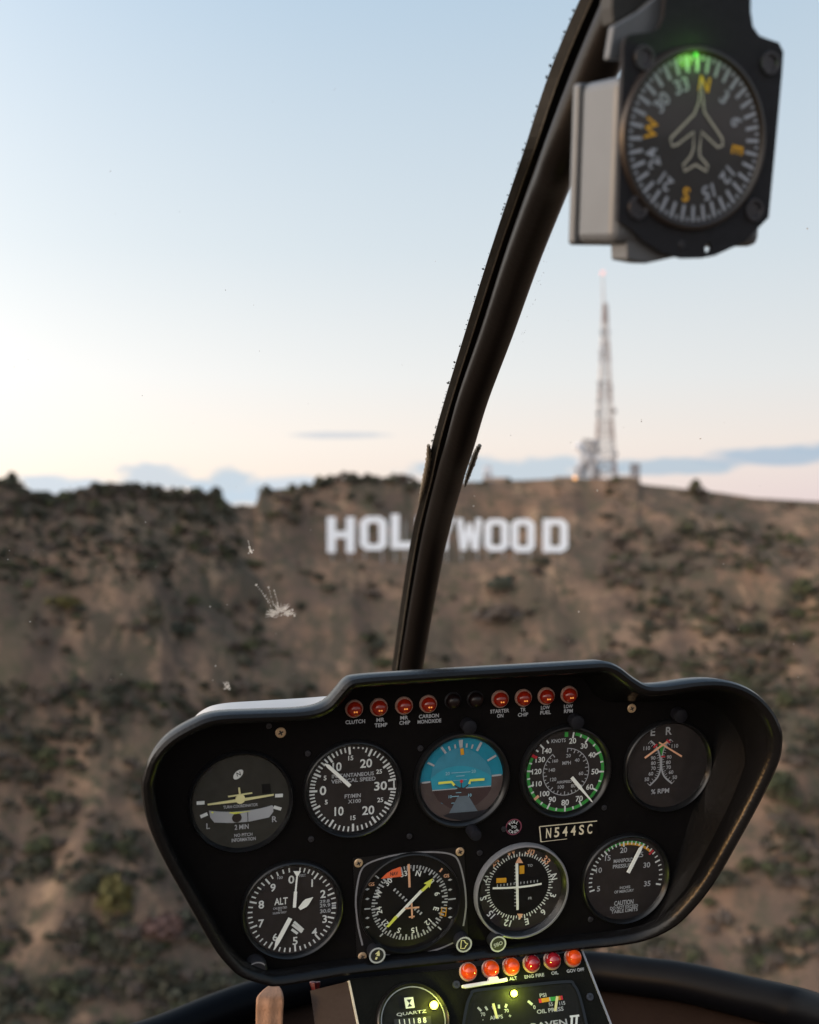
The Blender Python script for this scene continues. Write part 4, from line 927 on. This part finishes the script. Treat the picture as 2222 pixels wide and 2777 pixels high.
mb = MB(); radial(mb, [a0 + 10 * i for i in range(36)], ro - 75 * g.k, ro, 22 * g.k); radial(mb, [a0 + 5 + 10 * i for i in range(36)], ro - 42 * g.k, ro, 15 * g.k); g.part('rose_marks', mb, 'dimwhite')
mb = MB()
for ch, x, y in (('N', 935, 425), ('3', 1110, 530), ('6', 1180, 690), ('E', 1165, 885), ('12', 1062, 1058), ('15', 880, 1160), ('S', 680, 1165), ('21', 505, 1070), ('24', 425, 905), ('W', 420, 690), ('30', 545, 535), ('33', 745, 430)):
    mb.text(ch, g.L(x, y), 72 * g.k, ZD, None, -g.ang(x, y))
g.part('rose_lettering', mb, 'white')
fl = g.polys('warning_flag', [[(446, 493), (520, 420), (590, 375), (702, 334), (718, 462)]], 'orange', ZD + .0004); g.texts('flag_lettering', [('NAV', 618, 425, 48, 100)], 'earthdark', ZD + .0005, fl)
g.lines('lubber_line', [(800, 290, 812, 592, 28)], 'peach', ZD + .002)
ar = g.polys('course_arrow', [[(1115, 482), (1000, 545), (1040, 560), (955, 635), (985, 655), (1062, 585), (1072, 605)]], 'yellow', ZD + .0015, .0004); g.polys('arrow_tail', [[(655, 970), (628, 968), (510, 1108), (545, 1112), (662, 985)]], 'yellow', ZD + .0015, .0004)
g.lines('deviation_bar', [(970, 640, 650, 978, 36)], 'pale', ZD + .0015, .0004, ar)
mb = MB()
for x, y in ((625, 635), (662, 668), (697, 702), (735, 736), (770, 770), (895, 885), (930, 915), (965, 942)): mb.line(g.L(x - 14, y + 16), g.L(x + 14, y - 16), 22 * g.k, ZD + .0003)
g.part('deviation_dots', mb, 'dimwhite')
g.lines('airplane_symbol', [(838, 798, 846, 995, 22), (752, 866, 938, 850, 22), (803, 978, 878, 968, 18)], 'peach', ZD + .002)
mb = MB(); mb.pline([g.L(x, y) for x, y in ((1215, 962), (1240, 872), (1298, 865), (1285, 975))], 14 * g.k, ZD + .0006, True); mb.line(g.L(1225, 930), g.L(1290, 925), 10 * g.k, ZD + .0006); g.part('heading_bug', mb, 'amber')
mb = MB()
for x, ys in ((272, (630, 756, 1004, 1124)), (1346, (508, 636, 880, 994))):
    for y in ys: mb.poly([g.L(x - 30, y + 4), g.L(x, y - 16), g.L(x + 30, y - 4), g.L(x, y + 16)], ZD)
for p in ((232, 888, 312, 882), (1322, 764, 1420, 752)): mb.line(g.L(*p[:2]), g.L(*p[2:]), 18 * g.k, ZD)
for p in ((375, 452, 422, 490), (435, 1245, 475, 1205), (1188, 1118, 1232, 1154)): mb.line(g.L(*p[:2]), g.L(*p[2:]), 18 * g.k, ZD)
g.part('glide_marks', mb, 'dimwhite'); g.lines('orange_tick', [(1212, 405, 1246, 358, 22)], 'peach')
g.texts('glide_lettering', [('GS', 325, 565, 46), ('GS', 1300, 455, 46)], 'peach'); g.lines('maker_plate', [(735, 1432, 998, 1398, 26)], 'darkscrew', .0013)
for x, y in ((156, 290), (1475, 142), (207, 1505)): screw(g.o, g.L(x, y), 56 * g.k, M['brass'], .0012)
for x, y, ic in ((365, 1420, 'arrow'), (1485, 1280, 'bug')):
    c = g.L(x, y); mb = MB(); mb.lathe([(100 * g.k, 0), (98 * g.k, .008), (90 * g.k, .0095), (.0001, .0095)], c, .001, 32); kn = g.part('knob', mb, 'knob', None, True)
    mb = MB(); mb.ring(c, 82 * g.k, 104 * g.k, .0108); g.part('knob_ring', mb, 'dimwhite', kn)
    mb = MB()
    if ic == 'arrow':
        mb.poly([g.L(390, 1352), g.L(335, 1400), g.L(365, 1402), g.L(355, 1425), g.L(395, 1425), g.L(398, 1400)], .0109); mb.line(g.L(345, 1470), g.L(360, 1440), 26 * g.k, .0109)
    else: mb.pline([g.L(*p) for p in ((1440, 1330), (1450, 1225), (1490, 1230), (1500, 1255), (1530, 1270), (1505, 1300), (1490, 1330))], 13 * g.k, .0109, True)
    g.part('knob_symbol', mb, 'cream', kn)
# course deviation indicator
g = Gauge('course_indicator', 'round grey rimmed course gauge with crossed white needles in the lower row', (1260, 2240, 2.875), (443, 502))
R0 = 362 * g.k
mb = MB(); mb.lathe([(R0, 0), (R0, .004), (R0 - .0006, .0056), (R0 - .0018, .0058), (R0 - .0022, .004)], (0, 0), 0, 72); g.part('rim', mb, 'steel', None, True)
mb = MB(); mb.lathe([(R0 - .0022, .0048), (R0 - .005, .002), (R0 - .0055, .001)], (0, 0), 0, 72); g.part('bezel', mb, 'bezel', None, True)
mb = MB(); mb.disc((0, 0), R0 - .0021, ZD * .6, 64, .0005); g.part('dial_face', mb, 'dial')
mb = MB(); mb.disc((0, 0), R0 - .0022, .0040, 48, .0005); g.part('cover_glass', mb, 'glass')
ci = g.L(428, 468); mb = MB(); mb.disc(ci, 236 * g.k, ZD * .8, 56, .0002); g.part('centre_disc', mb, 'bezel')
a0 = g.ang(430, 225, ci); ro = 262 * g.k; mb = MB(); radial(mb, [a0 + 10 * i for i in range(36)], ro - 34 * g.k, ro, 8 * g.k, ZD, ci); radial(mb, [a0 + 5 + 10 * i for i in range(36)], ro - 34 * g.k, ro - 14 * g.k, 7 * g.k, ZD, ci); g.part('rose_marks', mb, 'white')
top = MB(); low = MB()
for ch, x, y in (('W', 364, 205), ('30', 515, 200), ('33', 637, 266), ('N', 697, 396), ('3', 690, 540), ('6', 615, 672), ('E', 485, 746), ('12', 335, 757), ('15', 207, 690), ('S', 146, 565), ('21', 156, 415), ('24', 234, 281)):
    (top if y < 300 else low).text(ch, g.L(x, y), 50 * g.k, ZD, None, -g.ang(x, y, ci))
g.part('upper_lettering', top, 'peach'); g.part('lower_lettering', low, 'white')
g.polys('course_markers', [[(425, 235), (397, 288), (456, 288)], [(409, 682), (456, 684), (433, 728)]], 'peach', ZD + .0003)
g.lines('vertical_needle', [(406, 288, 412, 650, 20, 18)], 'pale', ZD + .001, .0004)
mb = MB(); mb.pline([g.L(x, y) for x, y in ((215, 478), (320, 476), (420, 470), (510, 459), (596, 443))], 15 * g.k, ZD + .0018); g.part('horizontal_needle', mb, 'pale')
mb = MB(); radial(mb, [], 0, 0, 0)
for i in range(-6, 7):
    if i == 0: continue
    for p in ((412 + 0 * i, 465 + i * 26), ): mb.line(g.L(p[0] - 24, p[1]), g.L(p[0] - 4, p[1]), 7 * g.k, ZD + .0004)
    mb.line(g.L(412 + i * 26, 455 - i * 3), g.L(412 + i * 26, 436 - i * 3), 7 * g.k, ZD + .0004)
g.part('deviation_dots', mb, 'dimwhite')
mb = MB()
for x0, y0, x1, y1 in ((428, 305, 466, 374), (248, 402, 326, 444)): mb.poly([g.L(x0, y0 + 4), g.L(x1, y0), g.L(x1, y1 - 4), g.L(x0, y1)], ZD + .0003)
g.part('flag_windows', mb, 'amber'); g.texts('flag_lettering', [('TO', 512, 308, 20), ('FR', 512, 563, 20)], 'dimwhite')
g.polys('maker_plate', [[(382, 836), (520, 822), (518, 842), (385, 856)]], 'darkscrew', .003)
c = g.L(235, 880); mb = MB(); mb.lathe([(60 * g.k, 0), (58 * g.k, .008), (54 * g.k, .0095), (.0001, .0095)], c, .001, 32); kn = g.part('knob', mb, 'knob', None, True)
mb = MB(); mb.ring(c, 49 * g.k, 61 * g.k, .0108); g.part('knob_ring', mb, 'dimwhite', kn); mb = MB(); mb.text('OBS', c, 30 * g.k, .0109, 68 * g.k, 196); g.part('knob_lettering', mb, 'dimwhite', kn)
# manifold pressure
g = Gauge('manifold_pressure_gauge', 'manifold pressure gauge with green and yellow arc, rightmost in the lower row', (1260, 2240, 2.875), (1258, 412))
g.body(.0400, .0358, 'dial', hgt=.0045); ro = .0334
AN = [g.ang(*p) % 360 for p in ((990, 507), (1005, 342), (1090, 195), (1242, 140), (1385, 165), (1485, 285), (1492, 450))]
mb = MB(); radial(mb, AN, ro - .0046, ro, .0014, ZD + .0001); radial(mb, sub(AN, 5), ro - .0030, ro, .0011, ZD + .0001); g.part('scale_marks', mb, 'white')
mb = MB(); mb.ring((0, 0), ro - .0016, ro, ZD, AN[2] - 358, AN[4] + 3); g.part('green_arc', mb, 'green')
mb = MB(); mb.ring((0, 0), ro - .0036, ro - .0016, ZD, (AN[3] + 180) % 360 - 185, AN[4] + 17); g.part('yellow_arc', mb, 'amber')
mb = MB(); radial(mb, [AN[4] + 19], ro - .0052, ro, .0019, ZD + .0002); g.part('red_limit_mark', mb, 'red')
g.texts('numerals', [('5', 1045, 490, 42), ('10', 1049, 345, 42), ('15', 1118, 250, 42), ('20', 1241, 188, 42), ('25', 1368, 223, 42), ('30', 1422, 304, 42), ('35', 1425, 449, 42)], 'dimwhite')
g.texts('dial_lettering', [('MANIFOLD', 1240, 268, 30, 150), ('PRESSURE', 1240, 310, 30, 162), ('INCHES', 1252, 478, 20, 80), ('OF MERCURY', 1245, 508, 22, 150), ('CAUTION', 1243, 597, 38, 148), ('DO NOT EXCEED', 1245, 632, 26, 215), ('TABLE LIMITS', 1248, 660, 26, 205)], 'dimwhite')
g.lines('needle', [(1268, 356, 1362, 172, 26), (1362, 172, 1374, 148, 26, 6)], 'pale', ZD + .0025, .0008)

# ---- warning lamps along the panel top
def lamp(frame, px, py, r_, lens, label, lines_, group, dome=1.0, lit=True):
    c = frame.hit(px, py); o = thing('warning_lamp', label, 'warning lamp', frame.mtx(c.x, c.y), group)
    if lit:
        mb = MB(); mb.lathe([(r_, 0), (r_, .0022), (r_ * .93, .003), (r_ * .82, .0026), (r_ * .80, .0005)], (0, 0), 0, 32); obj('lamp_ring', mb, M['lampring'], o, True)
    else:
        mb = MB(); mb.lathe([(r_, 0), (r_, .0014), (r_ * .9, .002), (r_ * .8, .0005)], (0, 0), 0, 32); obj('lamp_ring', mb, M['knob'], o, True)
    q = r_ * .84; mb = MB(); h = q * dome
    mb.lathe([(q, .0006), (q, h * .5), (q * .97, h * .75), (q * .86, h * 1.0), (q * .66, h * 1.2), (q * .35, h * 1.34), (.0001, h * 1.38)], (0, 0), 0, 32); ln = obj('lens', mb, M[lens], o, True)
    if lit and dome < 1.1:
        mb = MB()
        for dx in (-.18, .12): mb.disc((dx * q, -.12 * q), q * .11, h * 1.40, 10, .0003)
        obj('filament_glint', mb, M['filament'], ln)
    if lines_:
        mb = MB()
        for t, x, y, h_, wd in lines_:
            p = frame.hit(x, y) - c; mb.text(t, p, h_, .0006, wd)
        obj('placard_lettering', mb, M['dimwhite'], o)
K = .97 / 3470 * 1.05 * S_
def tl(*a): return [(t, x * S_, y * S_, 8.2 * K, wd * K) for t, x, y, wd in a]
GW = 'warning lamps along the top of the panel'
for x, y, tx, lb in ((745, 1491, [('CLUTCH', 748, 1519, 41)], 'red warning lamp above the word CLUTCH'), (797, 1488, [('MR', 801, 1515, 17), ('TEMP', 802, 1526, 27)], 'red warning lamp above the words MR TEMP'), (850, 1484.5, [('MR', 851, 1510.5, 17), ('CHIP', 852, 1521, 23)], 'red warning lamp above the words MR CHIP'),
                     (901, 1481, [('CARBON', 903, 1507, 43), ('MONOXIDE', 904, 1518, 51)], 'red warning lamp above the words CARBON MONOXIDE'), (1052, 1470.5, [('STARTER', 1052, 1496.5, 42), ('ON', 1053, 1506.5, 14)], 'red warning lamp above the words STARTER ON'), (1101, 1468, [('TR', 1101, 1493.5, 12), ('CHIP', 1101, 1504, 23)], 'red warning lamp above the words TR CHIP'),
                     (1149, 1464.5, [('LOW', 1148, 1489, 20), ('FUEL', 1148.5, 1499.5, 24)], 'red warning lamp above the words LOW FUEL'), (1197, 1461.5, [('LOW', 1196.5, 1486.5, 20), ('RPM', 1196.5, 1496.5, 20)], 'red warning lamp above the words LOW RPM')):
    lamp(PAN, x * S_, y * S_, .00705, 'redlens', lb, tl(*tx), GW)
lamp(PAN, 953 * S_, 1474 * S_, .0068, 'darklens', 'dark unlit warning lamp beside the carbon monoxide lamp', None, GW, 1, False)
lamp(PAN, 1000 * S_, 1471 * S_, .0068, 'darklens', 'dark unlit warning lamp beside the starter lamp', None, GW, 1, False)

# ---- lower console
t_ = R(36); cv = PAN.v * math.cos(t_) - PAN.n * math.sin(t_); c = PAN.hit(1290, 2612, .004)
CON = Frame(PAN.o + PAN.u * c.x + PAN.v * c.y + PAN.n * .004, PAN.u, cv)
CO = thing('console', 'black sloping console below the panel with a row of lamps along its top', 'console', CON.mtx())
q = [CON.hit(x, y) for x, y in ((945, 2655), (1180, 2632), (1420, 2606), (1576, 2574), (1655, 2777), (1712, 2920), (1000, 2920), (971, 2777))]
mb = MB(); mb.poly(q, 0, .02); obj('console_face', mb, M['console'], CO, bevel=.0008)
mb = MB(); mb.line(CON.hit(1579, 2580), CON.hit(1714, 2925), .0016, .0012, .004); obj('edge_trim', mb, M['steel'], CO)
mb = MB(); mb.line(CON.hit(946, 2660), CON.hit(1001, 2925), .0016, .0012, .004); obj('edge_trim', mb, M['placard'], CO)
a = [CON.hit(x, y) for x, y in ((945, 2662), (1000, 2920))]; mb = MB()
vs = [(a[0].x - .001, a[0].y, 0), (a[1].x - .001, a[1].y, 0), (a[1].x - .030, a[1].y, -.035), (a[0].x - .026, a[0].y, -.030)]
mb.add(vs + [(v[0] + .002, v[1], v[2] - .004) for v in vs], [(0, 3, 2, 1), (4, 5, 6, 7), (0, 1, 5, 4), (1, 2, 6, 5), (2, 3, 7, 6), (3, 0, 4, 7)]); obj('side_panel', mb, M['sidemetal'], CO)
C2 = (1200, 2500, 3.3173)
cp = lambda x, y: (C2[0] + x / C2[2], C2[1] + y / C2[2])
KC = (CON.hit(*cp(600, 600)) - CON.hit(*cp(500, 600))).length / 100
GC = 'warning lamps along the top of the console'
for x, y, ln, tx, lb in ((228, 452, 'orangelens', None, 'orange warning lamp at the left end of the console row'), (428, 427, 'orangelens', None, 'orange warning lamp above the white switch guard'), (613, 404, 'orangelens', [('ALT', 635, 510, 28, 72)], 'orange warning lamp above the word ALT'),
                         (797, 378, 'crimsonlens', [('ENG FIRE', 826, 486, 28, 182)], 'dark red warning lamp above the words ENG FIRE'), (982, 352, 'crimsonlens', [('OIL', 1010, 460, 28, 66)], 'dark red warning lamp above the word OIL'), (1168, 328, 'orangelens', [('GOV OFF', 1196, 436, 28, 165)], 'orange warning lamp above the words GOV OFF')):
    lamp(CON, *cp(x, y), 78 * KC, ln, lb, [(t, *cp(a_, b_), h_ * KC, wd * KC) for t, a_, b_, h_, wd in tx] if tx else None, GC, 1.35)
mb = MB(); mb.poly([CON.hit(*cp(x, y)) for x, y in ((163, 576), (398, 537), (405, 502), (482, 497), (492, 524), (564, 508), (574, 540), (205, 605), (172, 600))], .006, .005); obj('switch_guard', mb, M['lightgrey'], CO, bevel=.0006)
for x, y in ((125, 565), (1325, 675)): screw(CO, CON.hit(*cp(x, y)), 36 * KC, M['darkscrew'], .0002)
def led(parent, frame, px, py, r_, base):
    c = frame.hit(px, py, base) ; m_ = MB(); c = c - parent['_c'] if '_c' in parent else c
    return c
# engine gauge cluster
g = Gauge('engine_gauge', 'dark twin gauge for amps and oil pressure under a yellow light', C2, (700, 790), CON, off=.003)
P_ = [g.L(*p) for p in ((180, 960), (215, 760), (255, 660), (310, 618), (700, 580), (1110, 540), (1180, 572), (1235, 690), (1300, 960))]
mb = MB(); mb.poly(P_, .003, .004); g.part('dial_face', mb, 'cdark')
mb = MB(); mb.pline([Vector(p[:2]) for p in crom([(*p, 0) for p in P_], 60)], 24 * g.k, .0046); g.part('bezel', mb, 'bezel')
mb = MB(); mb.poly([Vector(p) * .99 for p in P_], .0043, .0004); g.part('cover_glass', mb, 'glass'); Z_ = .0032
g.lines('scale_marks', [(318, 770, 350, 802, 20), (385, 762, 405, 795, 20), (450, 755, 462, 785, 20), (508, 745, 510, 780, 22), (578, 740, 566, 772, 22), (770, 712, 810, 745, 24)], 'dimwhite', Z_)
g.texts('dial_lettering', [('70', 365, 832, 34), ('70', 577, 800, 34), ('AMPS', 485, 858, 36, 118), ('0', 828, 768, 36), ('PSI', 905, 660, 36, 62), ('55', 975, 742, 34), ('115', 1078, 732, 34), ('OIL PRESS', 970, 795, 38, 245), ('-', 365, 882, 6), ('+', 608, 846, 26)], 'dimwhite', Z_)
for nm, m_, x0, y0, x1, y1 in (('red_band', 'red', 868, 712, 892, 708), ('yellow_band', 'amber', 892, 708, 962, 697), ('white_band', 'dimwhite', 962, 697, 972, 696), ('green_band', 'green', 972, 696, 1040, 687), ('yellow_band', 'amber', 1040, 687, 1062, 684), ('red_band', 'red', 1062, 684, 1082, 681)): g.lines(nm, [(x0, y0, x1, y1, 38)], m_, Z_)
g.lines('amps_needle', [(455, 735, 490, 868, 25)], 'cream', Z_ + .0006, .0003); g.lines('oil_needle', [(1032, 672, 1014, 802, 25)], 'cream', Z_ + .0006, .0003)
mb = MB(); c = g.L(638, 648); mb.lathe([(28 * g.k, 0), (28 * g.k, .0015), (18 * g.k, .003), (.0001, .0034)], c, .0046, 16); g.part('led_light', mb, 'led', None, True)
lt = bpy.data.lights.new('led_glow', 'POINT'); lt.energy = .045; lt.color = (.80, 1.0, .10); lt.shadow_soft_size = .002; lo = bpy.data.objects.new('led_glow', lt); COL.objects.link(lo); lo.parent = g.o; lo.location = (c.x, c.y, .013)
mb = MB(); mb.text('RAVEN', g.L(960, 922), 52 * g.k, Z_ + .0002, 330 * g.k); g.part('name_lettering', mb, 'dimwhite')
mb = MB()
for x in (1165, 1208): mb.line(g.L(x - 4, 930), g.L(x, 850), 20 * g.k, Z_ + .0002)
mb.line(g.L(1145, 853), g.L(1230, 843), 16 * g.k, Z_ + .0003); g.part('numeral_lettering', mb, 'white')
# hour meter
C1 = (640, 2500, 2.6136)
g = Gauge('hour_meter', 'round black quartz hour meter with a small yellow light', C1, (1258, 706), CON, off=.003)
g.body(.0300, .0254, 'cdark', hgt=.006)
mb = MB(); mb.ring((0, 0), .0254, .0263, .0034); g.part('grey_rim', mb, 'steel')
ic = g.polys('hourglass_emblem', [[(1192, 538), (1256, 532), (1268, 608), (1205, 616)]], 'white', Z_)
g.polys('hourglass_shape', [[(1210, 552), (1246, 548), (1229, 578)], [(1216, 604), (1252, 598), (1230, 578)]], 'knob', Z_ + .0001, 0, ic)
g.texts('dial_lettering', [('QUARTZ', 1246, 647, 27, 215)], 'dimwhite', Z_)
dg = g.polys('digit_window', [[(1120, 690), (1380, 668), (1390, 760), (1130, 780)]], 'knob', Z_ + .0001); g.texts('digits', [('1', 1160, 712, 40), ('1', 1195, 709, 40), ('1', 1230, 706, 40), ('1', 1262, 703, 40), ('8', 1300, 700, 40), ('8', 1338, 697, 40)], 'white', Z_ + .0002, dg)
mb = MB(); c = g.L(1402, 592); mb.lathe([(28 * g.k, 0), (28 * g.k, .0015), (18 * g.k, .003), (.0001, .0034)], c, .0036, 16); g.part('led_light', mb, 'led', None, True)
lt = bpy.data.lights.new('led_glow', 'POINT'); lt.energy = .034; lt.color = (.90, 1.0, .10); lt.shadow_soft_size = .002; lo = bpy.data.objects.new('led_glow', lt); COL.objects.link(lo); lo.parent = g.o; lo.location = (c.x, c.y, .013)
# strap and red pull under the panel
def slab(name, pts, Y, th, m, label=None, cat=None, ridge=0.0, xs=6):
    A = crom([dpt(a, y, Y + d) for a, b, y, d in pts], 24); B = crom([dpt(b, y, Y + d) for a, b, y, d in pts], 24); m_ = MB()
    for a, b in zip(A, B):
        for j in range(xs + 1):
            t = j / xs; p = a.lerp(b, t); m_.v.append((p.x, p.y - ridge * math.sin(math.pi * t) - ridge * .35 * math.cos(4 * math.pi * t), p.z))
    for i in range(24):
        for j in range(xs): m_.f.append((i * (xs + 1) + j, (i + 1) * (xs + 1) + j, (i + 1) * (xs + 1) + j + 1, i * (xs + 1) + j + 1))
    o = obj(name, m_, M[m], None, True, solid=th)
    return tag(o, label, cat)
slab('tan_strap', [(738, 752, 2668, .04), (724, 760, 2676, .03), (708, 767, 2690, .015), (697, 770, 2704, .004), (695, 770, 2722, 0), (694, 768, 2750, 0), (694, 767, 2790, 0), (693, 764, 2860, .01), (692, 760, 2950, .03)], 1.02, .004, 'tan', 'tan leather strap hanging below the left side of the panel', 'strap', .0016, 12)
slab('red_pull', [(840, 868, 2664, 0), (848, 866, 2690, 0), (855, 864, 2712, .01)], 1.10, .004, 'redplastic', 'small red tab below the panel beside the console', 'tab', .002)

# ---- compass hanging from the post
CU_ = Vector((.906, .423, .075)); CV_ = Vector((.0, -.2, .98)); CP = Frame(ray(1881, 376) * .62, CU_, CV_); C3 = (1400, 0, 2.0985)
cq = lambda x, y, off=0.0: CP.hit(C3[0] + x / C3[2], C3[1] + y / C3[2], off)
CM = thing('compass', 'magnetic compass in a grey case with a black face plate, hanging top right', 'compass', CP.mtx())
def keyhole(outer, c, r_):
    h = [(c[0] + r_ * .8 * math.cos(a), c[1] + r_ * math.sin(a)) for a in np.linspace(0, -2 * math.pi, 17)]
    k_ = min(range(len(outer)), key=lambda i: (outer[i] - Vector(h[0])).length)
    return [tuple(p) for p in outer[:k_ + 1]] + h + [tuple(p) for p in outer[k_:]]
op = [(613, 260), (622, 218), (650, 196), (775, 182), (818, 155), (842, 90), (850, 0), (862, -480), (1345, -480), (1335, 60), (1348, 150), (1385, 203), (1440, 224), (1495, 242), (1522, 295), (1514, 420), (1478, 820), (1438, 1238), (1300, 1378), (1130, 1455), (1050, 1470), (950, 1472), (830, 1438), (720, 1368), (650, 1300), (580, 1252), (592, 800)]
op = [cq(*p) for p in op]; hc = cq(1095, 1410)
a = sum(op[i].x * op[(i + 1) % len(op)].y - op[(i + 1) % len(op)].x * op[i].y for i in range(len(op)))
if a < 0: op = op[::-1]
mb = MB(); mb.poly(keyhole(op, hc, .0027), 0, .0026); obj('face_plate', mb, M['plate'], CM)
Lc_, Rc_ = cq(640, 790), cq(1390, 790); c0 = (Lc_ + Rc_) / 2; rC = (Rc_ - Lc_).length / 2; kc = rC / 375
c0 = cq(1013, 795); mb = MB(); mb.disc(c0, rC * 1.03, .0006, 64, .0004); obj('dial_face', mb, M['cdial'], CM)
mb = MB(); mb.lathe([(rC * 1.10, 0), (rC * 1.08, .002), (rC * 1.04, .0024), (rC * 1.0, .0008)], c0, 0, 64); obj('bezel', mb, mat('compass_bezel', (.022, .016, .013), .4, .4), CM, True)
mb = MB(); mb.disc(c0, rC * 1.03, .0018, 48, .0004); obj('cover_glass', mb, M['glass'], CM)
pn = cq(1060, 515) - c0; a0 = math.degrees(math.atan2(pn.x, pn.y))
mb = MB(); radial(mb, [a0 + 10 * i for i in range(36)], rC * .79, rC * .985, rC * .042, .0009, c0); radial(mb, [a0 + 5 + 10 * i for i in range(36)], rC * .93, rC * .985, rC * .03, .0009, c0); obj('tick_marks', mb, M['cprint'], CM)
mb = MB(); ma = MB()
for i, ch in enumerate(('N', '3', '6', 'E', '12', '15', 'S', '21', '24', 'W', '30', '33')):
    a = R(a0 + 30 * i); p = (c0[0] + rC * .665 * math.sin(a), c0[1] + rC * .665 * math.cos(a)); (ma if ch in 'NESW' else mb).text(ch, p, rC * .175, .0009, None, -math.degrees(a))
obj('numerals', mb, M['cprint'], CM); obj('cardinal_letters', ma, M['camber'], CM)
mb = MB(); mb.pline([cq(*p) for p in ((1045, 455), (1030, 585), (1005, 650), (868, 790), (880, 832), (905, 826), (1002, 752), (1000, 850), (984, 890), (942, 940), (948, 976), (1012, 938), (1076, 976), (1082, 944), (1036, 890), (1034, 850), (1046, 752), (1140, 840), (1166, 830), (1164, 790), (1062, 640), (1056, 585))], .0011, .0013, True); obj('airplane_outline', mb, M['outline'], CM)
for x, y in ((725, 330), (1440, 360), (690, 1180), (1350, 1195)):
    c = cq(x, y); mb = MB(); mb.lathe([(.0058, .0002), (.0055, .0012), (.0042, .0012), (.0036, -.0002), (.0001, -.0002)], c, .0004, 24); s_ = obj('mounting_screw', mb, M['darkscrew'], CM, True)
mb = MB(); mb.lathe([(.0022, .0001), (.0018, .0006), (.0001, .0006)], cq(945, 1393), 0, 16); obj('adjusting_screw', mb, M['knob'], CM, True)
mb = MB(); f = [cq(600, 352), cq(588, 1402)]; wd_ = (cq(1460, 600) - cq(600, 600)).length; DB = .0343
x0 = (f[0].x + f[1].x) / 2; mb.box((x0 + wd_ / 2, (f[0].y + f[1].y) / 2 - .002, -.0027 - DB / 2), (wd_, f[0].y - f[1].y - .006, DB)); obj('case', mb, M['greymetal'], CM, bevel=.005)
def cpoly(name, pts, z, th, m, bev=0.0):
    mb = MB(); mb.poly([cq(x, y, z) for x, y in pts], z, th); return obj(name, mb, M[m], CM, bevel=bev)
cpoly('bracket', [(522, 338), (552, 150), (700, 62), (845, -60), (870, -470), (1000, -470), (1000, 330)], -.006, .004, 'greymetal', .001)
cpoly('mount_arm', [(556, 138), (545, 40), (560, -470), (870, -470), (845, -20), (700, 62)], -.012, .01, 'rubber', .001)
cpoly('lamp_housing', [(628, 1350), (632, 1480), (742, 1500), (915, 1462), (900, 1360)], -.004, .014, 'greymetal', .001)
mb = MB(); mb.box((x0 + wd_ / 2, (f[0].y + f[1].y) / 2 - .002, -.0027 - DB - .0042), (wd_ + .0004, f[0].y - f[1].y - .0056, .006)); obj('case_cover', mb, M['greymetal'], CM, bevel=.002)
c = Vector((c0[0] - rC * .08, c0[1] + rC * .985)); mb = MB(); mb.lathe([(.0012, -.001), (.0012, .0005), (.0008, .001), (.0001, .0011)], c, .0016, 12); obj('lamp', mb, mat('green_lamp', (.05, .2, .05), .4, .3, emit=(.15, 1, .15), es=0.05), CM, True)
lt = bpy.data.lights.new('lamp_glow', 'POINT'); lt.energy = .0075; lt.color = (.30, 1.0, .10); lt.shadow_soft_size = .004; lo = bpy.data.objects.new('lamp_glow', lt); COL.objects.link(lo); lo.parent = CM; lo.location = (c.x, c.y - .001, .007)
